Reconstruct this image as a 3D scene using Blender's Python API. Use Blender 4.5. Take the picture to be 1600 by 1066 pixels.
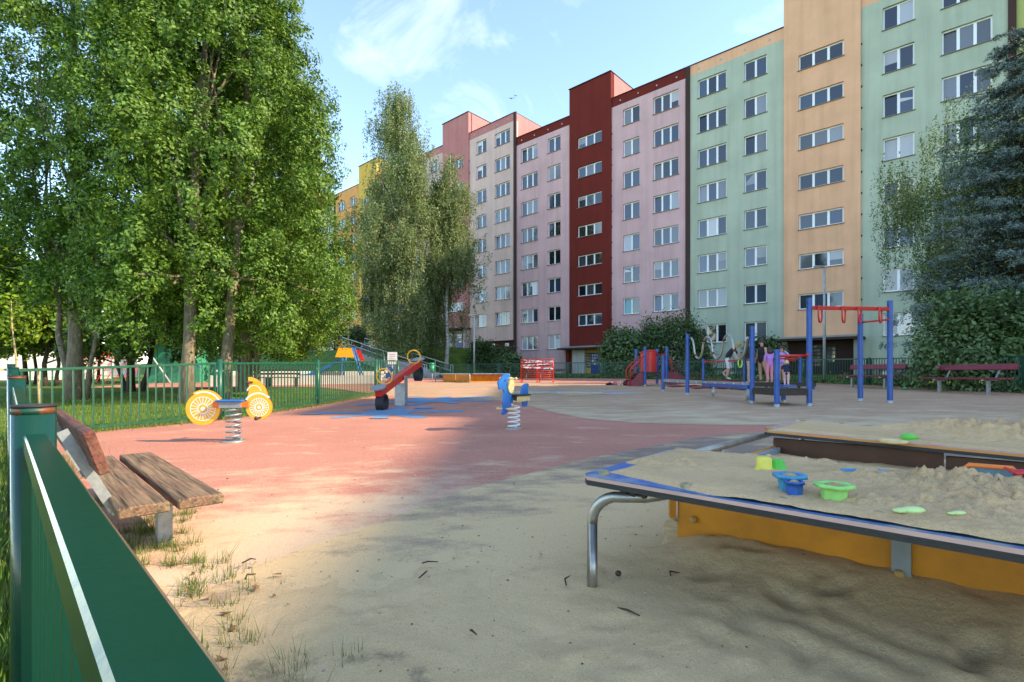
import bpy, bmesh, math, random
import numpy as np
from mathutils import Vector, Matrix
R = math.radians
random.seed(7); RNG = np.random.default_rng(7)
scene = bpy.context.scene
for o in list(bpy.data.objects): bpy.data.objects.remove(o)
col = scene.collection

# ------------------------------------------------------------------ camera
CAMH = 0.87
cam_d = bpy.data.cameras.new('camera'); cam = bpy.data.objects.new('camera', cam_d); col.objects.link(cam)
cam.location = (0, 0, CAMH); cam.rotation_euler = (R(90), 0, 0)
cam_d.sensor_width = 36; cam_d.lens = 18; cam_d.shift_y = 50/1600
cam_d.clip_start = 0.02; cam_d.clip_end = 2000
scene.camera = cam

# ------------------------------------------------------------------ sky and sun
SUN_EL, SUN_AZ = 34.0, -14.0          # azimuth measured from +X towards +Y
sdir = Vector((math.cos(R(SUN_EL))*math.cos(R(SUN_AZ)), math.cos(R(SUN_EL))*math.sin(R(SUN_AZ)), math.sin(R(SUN_EL))))
w = bpy.data.worlds.new('World'); scene.world = w; w.use_nodes = True
nt = w.node_tree; N = nt.nodes; L = nt.links; N.clear()
out = N.new('ShaderNodeOutputWorld'); bg = N.new('ShaderNodeBackground'); bg.inputs[1].default_value = 0.15
sky = N.new('ShaderNodeTexSky'); sky.sky_type = 'NISHITA'; sky.sun_disc = False
sky.sun_elevation = R(SUN_EL); sky.sun_rotation = R(90-SUN_AZ)
sky.air_density = 0.9; sky.dust_density = 0.0; sky.ozone_density = 4.5
tc = N.new('ShaderNodeTexCoord'); mp = N.new('ShaderNodeMapping'); mp.inputs['Scale'].default_value = (2.2, 1.0, 3.6)
mp.inputs['Rotation'].default_value = (0.25, 0.5, 0.3); mp.inputs['Location'].default_value = (1.35, 0.1, 0.35)
ns = N.new('ShaderNodeTexNoise'); ns.inputs['Scale'].default_value = 1.7; ns.inputs['Detail'].default_value = 8
ns.inputs['Roughness'].default_value = 0.62; ns.inputs['Distortion'].default_value = 0.7
rp = N.new('ShaderNodeValToRGB'); rp.color_ramp.elements[0].position = 0.54; rp.color_ramp.elements[1].position = 0.82
rp.color_ramp.elements[1].color = (0.34, 0.34, 0.34, 1)
mx = N.new('ShaderNodeMix'); mx.data_type = 'RGBA'; mx.inputs[7].default_value = (4.0, 4.4, 5.2, 1)
L.new(tc.outputs['Generated'], mp.inputs[0]); L.new(mp.outputs[0], ns.inputs[0]); L.new(ns.outputs[0], rp.inputs[0])
L.new(rp.outputs[0], mx.inputs[0]); L.new(sky.outputs[0], mx.inputs[6]); L.new(mx.outputs[2], bg.inputs[0]); L.new(bg.outputs[0], out.inputs[0])
sl = bpy.data.lights.new('sun', 'SUN'); sl.energy = 2.0; sl.angle = R(0.5); sl.color = (1.0, 0.91, 0.78)
so = bpy.data.objects.new('sun', sl); col.objects.link(so); so.location = (30, -5, 30)
so.rotation_euler = sdir.to_track_quat('Z', 'Y').to_euler()
vs = scene.view_settings; vs.view_transform = 'Standard'; vs.look = 'None'; vs.exposure = 2.08; vs.gamma = 1.0; vs.use_curve_mapping = False
vs.use_white_balance = True; vs.white_balance_temperature = 8300; vs.white_balance_tint = 8

# ------------------------------------------------------------------ placing helpers
HOR = 583.0
def plane(x, y): return -0.06 + 0.012*x + 0.017*y
def g(px, py, dz=0.0):
    """a photo pixel seen on the playground plane (dz above it) -> world point"""
    u = (px-800)/800
    Y = (CAMH+0.06-dz)/((py-HOR)/800 + 0.012*u + 0.017)
    return Vector((u*Y, Y, plane(u*Y, Y)+dz))
def at(px, py, Y): return Vector(((px-800)/800*Y, Y, CAMH+(HOR-py)/800*Y))
def smooth(a, b, x):
    t = min(1, max(0, (x-a)/(b-a))); return t*t*(3-2*t)
P0 = Vector((15.7, 40.3)); FD = Vector((0.74, -0.673)).normalized(); FN = Vector((-FD.y, FD.x))   # facade line, into building
def fac(t, w=0.0):
    p = P0 + FD*t - FN*w; return p          # w metres in front of the facade
def tw(x, y):
    d = Vector((x, y))-P0; return d.dot(FD), -d.dot(FN)
def G(x, y):
    z = plane(x, y)
    t, wd = tw(x, y)
    a = smooth(-19.5, -29, t)
    z += 3.0*a*smooth(19.5, 8.0, wd)*(1 if wd < 30 else 0)
    return z

# ------------------------------------------------------------------ materials
def mat(name, color, rough=0.6, metal=0.0, var=0.0, vscale=6.0, color2=None, bump=0.0, bscale=60.0, spec=None, coat=0.0, transl=0.0, objvar=0.0, detail=6.0, stretch=None, c2pos=(0.42, 0.62)):
    m = bpy.data.materials.new(name); m.use_nodes = True
    nt = m.node_tree; N = nt.nodes; L = nt.links
    b = N['Principled BSDF']; o = N['Material Output']
    b.inputs['Roughness'].default_value = rough; b.inputs['Metallic'].default_value = metal
    if spec is not None: b.inputs['Specular IOR Level'].default_value = spec
    if coat: b.inputs['Coat Weight'].default_value = coat; b.inputs['Coat Roughness'].default_value = 0.1
    c = (*color, 1); b.inputs['Base Color'].default_value = c
    src = None; tcn = None
    def coord():
        nonlocal tcn
        if tcn is None:
            tcn = N.new('ShaderNodeTexCoord')
            if stretch:
                mpn = N.new('ShaderNodeMapping'); mpn.inputs['Scale'].default_value = stretch
                L.new(tcn.outputs['Object'], mpn.inputs[0]); return_out = mpn.outputs[0]
            else: return_out = tcn.outputs['Object']
            tcn = return_out
        return tcn
    if color2 is not None or var:
        n1 = N.new('ShaderNodeTexNoise'); n1.inputs['Scale'].default_value = vscale; n1.inputs['Detail'].default_value = detail; n1.inputs['Roughness'].default_value = 0.6
        L.new(coord(), n1.inputs[0])
        r1 = N.new('ShaderNodeValToRGB'); e = r1.color_ramp.elements
        if color2 is not None:
            e[0].position, e[1].position = c2pos; e[0].color = c; e[1].color = (*color2, 1)
        else:
            e[0].position = 0.3; e[1].position = 0.7
            e[0].color = (*[max(0, q*(1-var)) for q in color], 1); e[1].color = (*[min(1, q*(1+var)) for q in color], 1)
        L.new(n1.outputs[0], r1.inputs[0]); src = r1.outputs[0]
    if objvar:
        oi = N.new('ShaderNodeObjectInfo'); hs = N.new('ShaderNodeHueSaturation')
        mr = N.new('ShaderNodeMapRange'); mr.inputs[3].default_value = 1-objvar; mr.inputs[4].default_value = 1+objvar
        L.new(oi.outputs['Random'], mr.inputs[0]); L.new(mr.outputs[0], hs.inputs['Value'])
        if src: L.new(src, hs.inputs['Color'])
        else: hs.inputs['Color'].default_value = c
        src = hs.outputs[0]
    if src: L.new(src, b.inputs['Base Color'])
    if bump:
        n2 = N.new('ShaderNodeTexNoise'); n2.inputs['Scale'].default_value = bscale; n2.inputs['Detail'].default_value = 5
        L.new(coord(), n2.inputs[0])
        bp = N.new('ShaderNodeBump'); bp.inputs['Strength'].default_value = bump; bp.inputs['Distance'].default_value = 0.01
        L.new(n2.outputs[0], bp.inputs['Height']); L.new(bp.outputs[0], b.inputs['Normal'])
    if transl:
        tr = N.new('ShaderNodeBsdfTranslucent'); ms = N.new('ShaderNodeMixShader'); ms.inputs[0].default_value = transl
        if src: L.new(src, tr.inputs[0])
        else: tr.inputs[0].default_value = c
        L.new(b.outputs[0], ms.inputs[1]); L.new(tr.outputs[0], ms.inputs[2]); L.new(ms.outputs[0], o.inputs[0])
    return m
M = {}
M['green'] = mat('green_paint', (0.002, 0.042, 0.027), 0.24, color2=(0.10, 0.035, 0.018), c2pos=(0.715, 0.735), vscale=11, spec=0.45, bump=0.12, bscale=28)
M['green2'] = mat('green_paint_far', (0.006, 0.085, 0.045), 0.35, var=0.25, vscale=9)
M['rustpatch'] = mat('rust_through_green', (0.003, 0.05, 0.03), 0.5, color2=(0.16, 0.05, 0.02), c2pos=(0.46, 0.50), vscale=28)
M['green_far'] = mat('dark_green_paint', (0.008, 0.075, 0.05), 0.4, var=0.2, vscale=5)
M['rust'] = mat('rust', (0.16, 0.045, 0.02), 0.9, var=0.4, vscale=30)
M['steel'] = mat('stainless_steel', (0.42, 0.40, 0.37), 0.42, 0.9, var=0.2, vscale=12, bump=0.03)
M['galv'] = mat('galvanised_steel', (0.36, 0.38, 0.39), 0.45, 0.6, var=0.2, vscale=25)
M['galv_far'] = mat('galvanised_railing', (0.42, 0.44, 0.46), 0.5, 0.3, var=0.15, vscale=8)
M['blue'] = mat('blue_paint', (0.006, 0.075, 0.30), 0.35, var=0.2, vscale=6)
M['blue_board'] = mat('blue_board', (0.008, 0.13, 0.42), 0.4, var=0.12, vscale=12)
M['blue_dark'] = mat('deep_blue_board', (0.006, 0.04, 0.30), 0.4, var=0.12, vscale=12)
M['red'] = mat('red_paint', (0.62, 0.022, 0.014), 0.35, var=0.15, vscale=8)
M['red_pl'] = mat('red_plastic', (0.66, 0.03, 0.03), 0.4, var=0.1, vscale=4)
M['maroon'] = mat('maroon_board', (0.20, 0.018, 0.03), 0.5, var=0.25, vscale=10)
M['yellow'] = mat('yellow_board', (0.86, 0.42, 0.03), 0.4, var=0.08, vscale=8)
M['orange'] = mat('orange_edge', (0.75, 0.16, 0.015), 0.45, var=0.1)
M['ocher'] = mat('ochre_panel', (0.58, 0.21, 0.010), 0.42, var=0.3, vscale=3.5, detail=10, bump=0.06, bscale=90)
M['cream_pl'] = mat('cream_plastic', (0.75, 0.55, 0.25), 0.5, var=0.2, vscale=20)
M['white'] = mat('white_paint', (0.78, 0.77, 0.74), 0.5, var=0.08)
M['black'] = mat('black_rubber', (0.018, 0.018, 0.02), 0.7, var=0.3, vscale=30)
M['brownball'] = mat('brown_knob', (0.05, 0.02, 0.012), 0.35)
M['grey_pl'] = mat('grey_plastic', (0.22, 0.24, 0.25), 0.5, var=0.15)
M['wood_dark'] = mat('dark_timber', (0.045, 0.032, 0.022), 0.8, var=0.4, vscale=14, stretch=(1, 8, 8), bump=0.3, bscale=30)
M['concrete'] = mat('concrete', (0.36, 0.35, 0.32), 0.85, var=0.2, vscale=4, bump=0.15)
M['frame_w'] = mat('white_window_frame', (0.82, 0.82, 0.82), 0.4, objvar=0.06)
M['sill'] = mat('grey_sill', (0.20, 0.17, 0.16), 0.5, objvar=0.1)
M['skin'] = mat('skin', (0.55, 0.30, 0.20), 0.55)

# ------------------------------------------------------------------ mesh builder
class MB:
    def __init__(s): s.v = []; s.f = []; s.m = []; s.sm = []
    def add(s, vs, fs, mi=0, sm=False):
        b = len(s.v); s.v += [tuple(p) for p in vs]
        for f in fs: s.f.append([b+i for i in f]); s.m.append(mi); s.sm.append(sm)
        return s
    def box(s, c, size, mi=0, rot=None, bev=0.0):
        hx, hy, hz = size[0]/2, size[1]/2, size[2]/2; c = Vector(c)
        if bev:
            bm = bmesh.new(); bmesh.ops.create_cube(bm, size=1)
            for v in bm.verts: v.co = Vector((v.co.x*size[0], v.co.y*size[1], v.co.z*size[2]))
            bmesh.ops.bevel(bm, geom=list(bm.edges), offset=bev, segments=1, affect='EDGES')
            bm.verts.index_update(); vs = [v.co.copy() for v in bm.verts]; fs = [[v.index for v in f.verts] for f in bm.faces]; bm.free()
        else:
            vs = [Vector((x, y, z)) for x in (-hx, hx) for y in (-hy, hy) for z in (-hz, hz)]
            fs = [(0, 1, 3, 2), (4, 6, 7, 5), (0, 4, 5, 1), (2, 3, 7, 6), (0, 2, 6, 4), (1, 5, 7, 3)]
        if rot is not None: vs = [rot @ v for v in vs]
        return s.add([v+c for v in vs], fs, mi)
    def bar(s, a, b, wd, ht, mi=0, up=Vector((0, 0, 1)), bev=0.0):
        a = Vector(a); b = Vector(b); d = (b-a); l = d.length; x = d.normalized()
        y = up.cross(x)
        if y.length < 1e-4: y = Vector((0, 1, 0)).cross(x)
        y.normalize(); z = x.cross(y)
        rot = Matrix((x, y, z)).transposed()
        return s.box((a+b)/2, (l, wd, ht), mi, rot, bev)
    def tube(s, pts, r, seg=8, mi=0, cap=True, closed=False):
        pts = [Vector(p) for p in pts]; n = len(pts)
        rr = r if isinstance(r, (list, tuple)) else [r]*n
        vs = []; pn = None
        for i, p in enumerate(pts):
            if closed: d = (pts[(i+1) % n]-pts[i-1])
            else: d = (pts[min(i+1, n-1)]-pts[max(i-1, 0)])
            d.normalize()
            if pn is None:
                pn = d.orthogonal().normalized()
            else:
                pn = (pn - d*pn.dot(d))
                if pn.length < 1e-5: pn = d.orthogonal()
                pn.normalize()
            q = d.cross(pn)
            for k in range(seg):
                a = 2*math.pi*k/seg; vs.append(p + (pn*math.cos(a)+q*math.sin(a))*rr[i])
        fs = []
        for i in range(n if closed else n-1):
            j = (i+1) % n
            for k in range(seg):
                k2 = (k+1) % seg; fs.append((i*seg+k, i*seg+k2, j*seg+k2, j*seg+k))
        b = len(s.v); s.add(vs, fs, mi, True)
        if cap and not closed:
            for i, rev in ((0, True), (n-1, False)):
                ids = [b+i*seg+k for k in range(seg)]
                s.f.append(ids[::-1] if rev else ids); s.m.append(mi); s.sm.append(False)
        return s
    def cyl(s, a, b, r0, r1=None, seg=12, mi=0): return s.tube([a, b], [r0, r0 if r1 is None else r1], seg, mi)
    def ball(s, c, r, mi=0, seg=10, rings=6, sc=(1, 1, 1), zmin=-1.0):
        c = Vector(c); vs = []; fs = []
        for i in range(rings+1):
            th = math.pi*i/rings; z = max(zmin, math.cos(th))
            for k in range(seg):
                a = 2*math.pi*k/seg; rr = math.sin(th)
                vs.append(c+Vector((rr*math.cos(a)*r*sc[0], rr*math.sin(a)*r*sc[1], z*r*sc[2])))
        for i in range(rings):
            for k in range(seg):
                k2 = (k+1) % seg; fs.append((i*seg+k, (i+1)*seg+k, (i+1)*seg+k2, i*seg+k2))
        return s.add(vs, fs, mi, True)
    def lathe(s, prof, c=(0, 0, 0), seg=20, mi=0, wob=None):
        c = Vector(c); vs = []; fs = []
        for (r, z) in prof:
            for k in range(seg):
                a = 2*math.pi*k/seg; q = r*(wob(a, z) if wob else 1)
                vs.append(c+Vector((q*math.cos(a), q*math.sin(a), z)))
        for i in range(len(prof)-1):
            for k in range(seg):
                k2 = (k+1) % seg; fs.append((i*seg+k, i*seg+k2, (i+1)*seg+k2, (i+1)*seg+k))
        return s.add(vs, fs, mi, True)
    def prism(s, poly, d, mi=0, mi_side=None, org=(0, 0, 0), ax=(1, 0, 0), ay=(0, 0, 1)):
        """outline poly in the (ax, ay) plane extruded by d along ax x ay"""
        ax = Vector(ax); ay = Vector(ay); nz = ax.cross(ay); org = Vector(org); n = len(poly)
        a = [org+ax*p[0]+ay*p[1]+nz*(d/2) for p in poly]; b = [org+ax*p[0]+ay*p[1]-nz*(d/2) for p in poly]
        s.add(a+b, [list(range(n)), list(range(2*n-1, n-1, -1))], mi)
        s.add(a+b, [(i, n+i, n+(i+1) % n, (i+1) % n) for i in range(n)], mi if mi_side is None else mi_side)
        return s
    def quad(s, a, b, c, d, mi=0): return s.add([a, b, c, d], [(0, 1, 2, 3)], mi)
    def mesh(s, name, mats, origin=None):
        me = bpy.data.meshes.new(name)
        vs = s.v if origin is None else [(p[0]-origin[0], p[1]-origin[1], p[2]-origin[2]) for p in s.v]
        me.from_pydata(vs, [], s.f)
        for m in (mats if isinstance(mats, (list, tuple)) else [mats]): me.materials.append(m)
        me.polygons.foreach_set('material_index', s.m); me.polygons.foreach_set('use_smooth', s.sm)
        me.update(); return me
    def build(s, name, mats, parent=None, origin=None):
        me = s.mesh(name, mats, origin)
        return obj(name, me, parent)
def obj(name, me, parent=None, loc=None, rot=None, scale=None):
    o = bpy.data.objects.new(name, me); col.objects.link(o)
    if parent: o.parent = parent
    if loc is not None: o.location = loc
    if rot is not None: o.rotation_euler = rot
    if scale is not None: o.scale = scale
    return o
def tag(o, label=None, cat=None, group=None, kind=None):
    if label: o['label'] = label
    if cat: o['category'] = cat
    if group: o['group'] = group
    if kind: o['kind'] = kind
    return o
def thing(name, label, cat, loc=(0, 0, 0), rz=0.0, group=None):
    o = bpy.data.objects.new(name, None); col.objects.link(o); o.empty_display_size = 0.2
    o.location = loc; o.rotation_euler = (0, 0, rz); return tag(o, label, cat, group)
def copy_tree(o, parent=None):
    c = o.copy(); col.objects.link(c); c.parent = parent
    for ch in o.children: copy_tree(ch, c)
    return c
def npmesh(name, verts, quads, mats, midx=None, smooth_=False, nv=4):
    """verts (n,3), quads (m,nv) -> mesh"""
    me = bpy.data.meshes.new(name)
    n = len(verts); m = len(quads)
    me.vertices.add(n); me.vertices.foreach_set('co', np.asarray(verts, dtype=np.float32).ravel())
    me.loops.add(m*nv); me.loops.foreach_set('vertex_index', np.asarray(quads, dtype=np.int32).ravel())
    me.polygons.add(m); me.polygons.foreach_set('loop_start', np.arange(0, m*nv, nv, dtype=np.int32))
    for mm in (mats if isinstance(mats, (list, tuple)) else [mats]): me.materials.append(mm)
    if midx is not None: me.polygons.foreach_set('material_index', np.asarray(midx, dtype=np.int32))
    if smooth_: me.polygons.foreach_set('use_smooth', np.ones(m, dtype=bool))
    me.update(calc_edges=True); me.validate(); return me
# smooth value noise for heightfields (numpy)
def vnoise(x, y, seed=0):
    x = np.asarray(x, dtype=float); y = np.asarray(y, dtype=float)
    xi = np.floor(x).astype(int); yi = np.floor(y).astype(int); fx = x-xi; fy = y-yi
    fx = fx*fx*(3-2*fx); fy = fy*fy*(3-2*fy)
    def h(a, b):
        q = np.sin(a*127.1+b*311.7+seed*74.7)*43758.5453; return q-np.floor(q)
    return (h(xi, yi)*(1-fx)+h(xi+1, yi)*fx)*(1-fy)+(h(xi, yi+1)*(1-fx)+h(xi+1, yi+1)*fx)*fy
def fbm(x, y, oct=4, seed=0):
    s = 0; a = 0.5
    for i in range(oct): s = s+a*vnoise(x*2**i, y*2**i, seed+i*3); a *= 0.5
    return s
# ------------------------------------------------------------------ ground surfaces
def surf_mat(name, base, sand, center, rad, bias, grain=0.35, gscale=160, base2=None, bump=0.35, pscale=1.6, amp=1.0, dirt=None):
    m = bpy.data.materials.new(name); m.use_nodes = True
    nt = m.node_tree; N = nt.nodes; L = nt.links; b = N['Principled BSDF']; b.inputs['Roughness'].default_value = 0.9
    b.inputs['Specular IOR Level'].default_value = 0.2
    tcn = N.new('ShaderNodeTexCoord'); P = tcn.outputs['Object']
    def noise(sc, det=5, rough=0.6, vec=None):
        n = N.new('ShaderNodeTexNoise'); n.inputs['Scale'].default_value = sc; n.inputs['Detail'].default_value = det; n.inputs['Roughness'].default_value = rough
        L.new(vec or P, n.inputs[0]); return n.outputs[0]
    def ramp(v, p0, p1, c0, c1):
        r = N.new('ShaderNodeValToRGB'); e = r.color_ramp.elements; e[0].position = p0; e[1].position = p1; e[0].color = (*c0, 1); e[1].color = (*c1, 1)
        L.new(v, r.inputs[0]); return r.outputs[0]
    def mth(op, a, bb):
        n = N.new('ShaderNodeMath'); n.operation = op
        for i, q in enumerate((a, bb)):
            if isinstance(q, (int, float)): n.inputs[i].default_value = q
            else: L.new(q, n.inputs[i])
        return n.outputs[0]
    lo = tuple(q*(1-grain) for q in base); hi = tuple(min(1, q*(1+grain)) for q in base)
    c = ramp(noise(gscale, 2), 0.35, 0.65, lo, hi)
    big = ramp(noise(0.7, 4), 0.3, 0.7, tuple(q*0.86 for q in (1, 1, 1)), tuple(q*1.08 for q in (1, 1, 1)))
    mm = N.new('ShaderNodeMix'); mm.data_type = 'RGBA'; mm.blend_type = 'MULTIPLY'; mm.inputs[0].default_value = 1; L.new(c, mm.inputs[6]); L.new(big, mm.inputs[7]); c = mm.outputs[2]
    mp = N.new('ShaderNodeMapping'); mp.inputs['Scale'].default_value = (0.8, 1.5, 1); mp.inputs['Rotation'].default_value = (0, 0, R(-35)); L.new(P, mp.inputs[0])
    n1 = noise(pscale, 9, 0.68, mp.outputs[0])
    sub = N.new('ShaderNodeVectorMath'); sub.operation = 'DISTANCE'; L.new(P, sub.inputs[0]); sub.inputs[1].default_value = (*center, 0)
    prox = mth('MULTIPLY', mth('MAXIMUM', mth('SUBTRACT', 1.0, mth('DIVIDE', sub.outputs['Value'], rad)), 0.0), 0.42*amp)
    v = mth('ADD', mth('ADD', n1, prox), bias)
    v = mth('ADD', v, mth('MULTIPLY', mth('SUBTRACT', noise(70, 3), 0.5), 0.22))
    mask = ramp(v, 0.52, 0.74, (0, 0, 0), (1, 1, 1))
    sc = ramp(noise(220, 3, 0.7), 0.3, 0.72, tuple(q*0.72 for q in sand), tuple(min(1, q*1.2) for q in sand))
    mx = N.new('ShaderNodeMix'); mx.data_type = 'RGBA'; L.new(mask, mx.inputs[0]); L.new(c, mx.inputs[6]); L.new(sc, mx.inputs[7])
    # specks of grit and dirt
    vo = N.new('ShaderNodeTexVoronoi'); vo.inputs['Scale'].default_value = 26; L.new(P, vo.inputs[0])
    sp = ramp(mth('ADD', vo.outputs['Distance'], mth('MULTIPLY', noise(5, 3), .12)), 0.085, 0.13, (0.2, 0.18, 0.16), (1, 1, 1))
    m2 = N.new('ShaderNodeMix'); m2.data_type = 'RGBA'; m2.blend_type = 'MULTIPLY'; m2.inputs[0].default_value = 0.75; L.new(mx.outputs[2], m2.inputs[6]); L.new(sp, m2.inputs[7])
    res = m2.outputs[2]
    if dirt:
        dd_ = N.new('ShaderNodeVectorMath'); dd_.operation = 'DISTANCE'; L.new(P, dd_.inputs[0]); dd_.inputs[1].default_value = (*dirt[:2], 0)
        pr_ = mth('MAXIMUM', mth('SUBTRACT', 1.0, mth('DIVIDE', dd_.outputs['Value'], dirt[2])), 0.0)
        dm = ramp(mth('ADD', mth('MULTIPLY', pr_, 0.32), noise(5.5, 9, .72)), 0.70, 0.84, (0, 0, 0), (.6, .6, .6))
        m3 = N.new('ShaderNodeMix'); m3.data_type = 'RGBA'; L.new(dm, m3.inputs[0]); L.new(res, m3.inputs[6]); m3.inputs[7].default_value = (.10, .085, .065, 1); res = m3.outputs[2]
    L.new(res, b.inputs['Base Color'])
    bp = N.new('ShaderNodeBump'); bp.inputs['Strength'].default_value = bump; bp.inputs['Distance'].default_value = 0.010
    L.new(mth('ADD', mth('MULTIPLY', noise(gscale*1.7, 2, .5), .45), mth('MULTIPLY', noise(14, 8, .7), 1.8)), bp.inputs['Height']); L.new(bp.outputs[0], b.inputs['Normal'])
    return m
SAND = (0.70, 0.47, 0.25)
M['rubber_red'] = surf_mat('red_rubber', (0.50, 0.205, 0.145), (0.66, 0.45, 0.29), (-1.2, 1.6), 3.8, -0.045, gscale=120)
M['rubber_tan'] = surf_mat('tan_rubber', (0.47, 0.285, 0.18), (0.60, 0.45, 0.29), (3, 6), 9, -0.05, gscale=120, amp=0.6)
M['rubber_brown'] = surf_mat('brown_rubber', (0.27, 0.185, 0.145), SAND, (0.9, 1.2), 4.2, 0.03, grain=0.22, gscale=140)
M['sand'] = surf_mat('sand', SAND, (0.58, 0.375, 0.195), (0, 0), 1, 0.0, dirt=(-.55, 1.3, .75), grain=0.16, gscale=240, bump=0.7, pscale=3)
M['sand2'] = surf_mat('table_sand', (0.69, 0.44, 0.235), (0.57, 0.355, 0.18), (0, 0), 1, 0.0, grain=0.16, gscale=260, bump=0.8, pscale=5)
M['lawn'] = mat('lawn', (0.06, 0.12, 0.018), 0.95, color2=(0.12, 0.18, 0.034), vscale=1.1, bump=0.9, bscale=35, spec=0.1, detail=10)
M['lawn_hill'] = M['lawn']
M['splash'] = surf_mat('blue_rubber', (0.14, 0.25, 0.38), (0.50, 0.42, 0.33), (0, 0), 1, -0.055, gscale=120)

def axis(a, b, near0, near1, step, n):
    lo = near0-np.geomspace(1, near0-a+1, n)[::-1]+1; hi = near1+np.geomspace(1, b-near1+1, n)-1
    return np.unique(np.concatenate([lo, np.arange(near0, near1+1e-6, step), hi]))
gx = axis(-900, 900, -62, 46, 1.5, 16); gy = axis(-500, 1500, -12, 96, 1.5, 16)
XX, YY = np.meshgrid(gx, gy)
def Gnp(x, y): return np.array([G(a, b) for a, b in zip(x.ravel(), y.ravel())]).reshape(x.shape)
far = np.maximum(0, np.hypot(XX, YY-30)-110)
ZZ = Gnp(XX, YY)*np.clip(1-far/400, 0, 1) - 0.022
nx, ny = len(gx), len(gy)
ii, jj = np.meshgrid(np.arange(nx-1), np.arange(ny-1)); k = (jj*nx+ii).ravel()
go = obj('ground', npmesh('ground', np.stack([XX, YY, ZZ], -1).reshape(-1, 3), np.stack([k, k+1, k+nx+1, k+nx], -1), M['lawn'], smooth_=True))
tag(go, 'grassy ground rising to a lawn bank below the apartment blocks', 'ground', kind='structure')

def sheet(name, pts, dz, m, kind='structure', label=None, cat=None, parent=None):
    b = MB(); b.add([(p[0], p[1], plane(p[0], p[1])+dz) for p in pts], [list(range(len(pts)))])
    o = b.build(name, m, parent)
    if parent is None: tag(o, label, cat, kind=kind)
    return o
def spline(pts, n=6, closed=False):
    pts = [Vector((p[0], p[1])) for p in pts]; out = []; N_ = len(pts)
    rng = range(N_ if closed else N_-1)
    for i in rng:
        p0 = pts[i-1] if (closed or i > 0) else pts[0]; p1 = pts[i]; p2 = pts[(i+1) % N_]; p3 = pts[(i+2) % N_] if (closed or i+2 < N_) else pts[-1]
        for k in range(n):
            t = k/n; out.append(0.5*((2*p1)+(p2-p0)*t+(2*p0-5*p1+4*p2-p3)*t*t+(3*p1-p0-3*p2+p3)*t**3))
    if not closed: out.append(pts[-1])
    return out
FENCE_NEAR = [(0.24, -0.17), (-1.167, 1.25), (-3.065, 3.17), (-4.89, 5.02), (-6.72, 6.87)]
FENCE_LEFT = [(-6.72, 6.87), (-5.23, 9.17), (-4.72, 12.45), (-4.4, 16.6)]
FENCE_FAR = [(13.6, 8.0), (13.7, 11.0), (13.75, 13.7), (13.8, 16.5), (13.4, 19.2), (12.6, 22.2), (10.9, 24.9), (9.2, 27.2), (7.4, 29.6), (5.6, 31.5), (3.6, 33.3), (1.4, 34.6), (-0.9, 35.6), (-3.1, 36.4), (-5.2, 37.0)]
play = [(1.9, -1.85)]+[(p[0]+0.06, p[1]+0.06) for p in FENCE_NEAR]+FENCE_LEFT[1:]+[(-6.5, 20), (-9, 23.5), (-22, 26), (-24, 36), (-14, 38.2)]+[(p[0]-0.25, p[1]-0.15) for p in FENCE_FAR[::-1]]+[(13, -4), (4, -6)]
pg = sheet('playground', play, 0.0, M['rubber_red'], label='red rubber playground surface dusted with sand', cat='playground')
P = lambda *a: [g(*q).xy for q in a]
tan = [Vector((-6.4, 27.0)), Vector((-3.5, 27.5)), Vector((1, 26.6))]+P((960, 601), (1100, 600.5), (1240, 602))+[Vector((12.6, 19)), Vector((13.0, 13)), Vector((12.8, 9))]
low = spline([Vector((10.5, 7.4))]+P((1500, 667), (1300, 664), (1100, 664), (1000, 661), (930, 656), (880, 648), (840, 638), (790, 627), (700, 622), (592, 618)), 5)
sheet('tan_surface', list(tan)+list(low), 0.004, M['rubber_tan'], label='tan rubber surface around the climbing frames', cat='playground')
brown = spline(P((395, 890), (450, 868), (520, 842), (600, 815), (680, 785), (740, 764), (820, 743), (900, 722), (1000, 702), (1060, 690), (1130, 680), (1200, 676))+[Vector((5, 6.7)), Vector((6.6, 5.2)), Vector((7, 3)), Vector((6.5, 0)), Vector((4.5, -3)), Vector((1.5, -2.6))], 4)
brown = brown+[Vector((0.33, -0.12)), Vector((-1.1, 1.33)), Vector((-1.42, 1.72))]
sheet('sandy_surface', brown, 0.008, M['rubber_brown'], label='brown surface round the sandpit, mostly covered in sand', cat='playground')
def inpoly(x, y, poly):
    c = np.zeros(x.shape, bool); n = len(poly)
    for i in range(n):
        x1, y1 = poly[i][0], poly[i][1]; x2, y2 = poly[i-1][0], poly[i-1][1]
        cond = ((y1 > y) != (y2 > y)); xin = (x2-x1)*(y-y1)/((y2-y1) if y2 != y1 else 1e-9)+x1
        c ^= cond & (x < xin)
    return c
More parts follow.
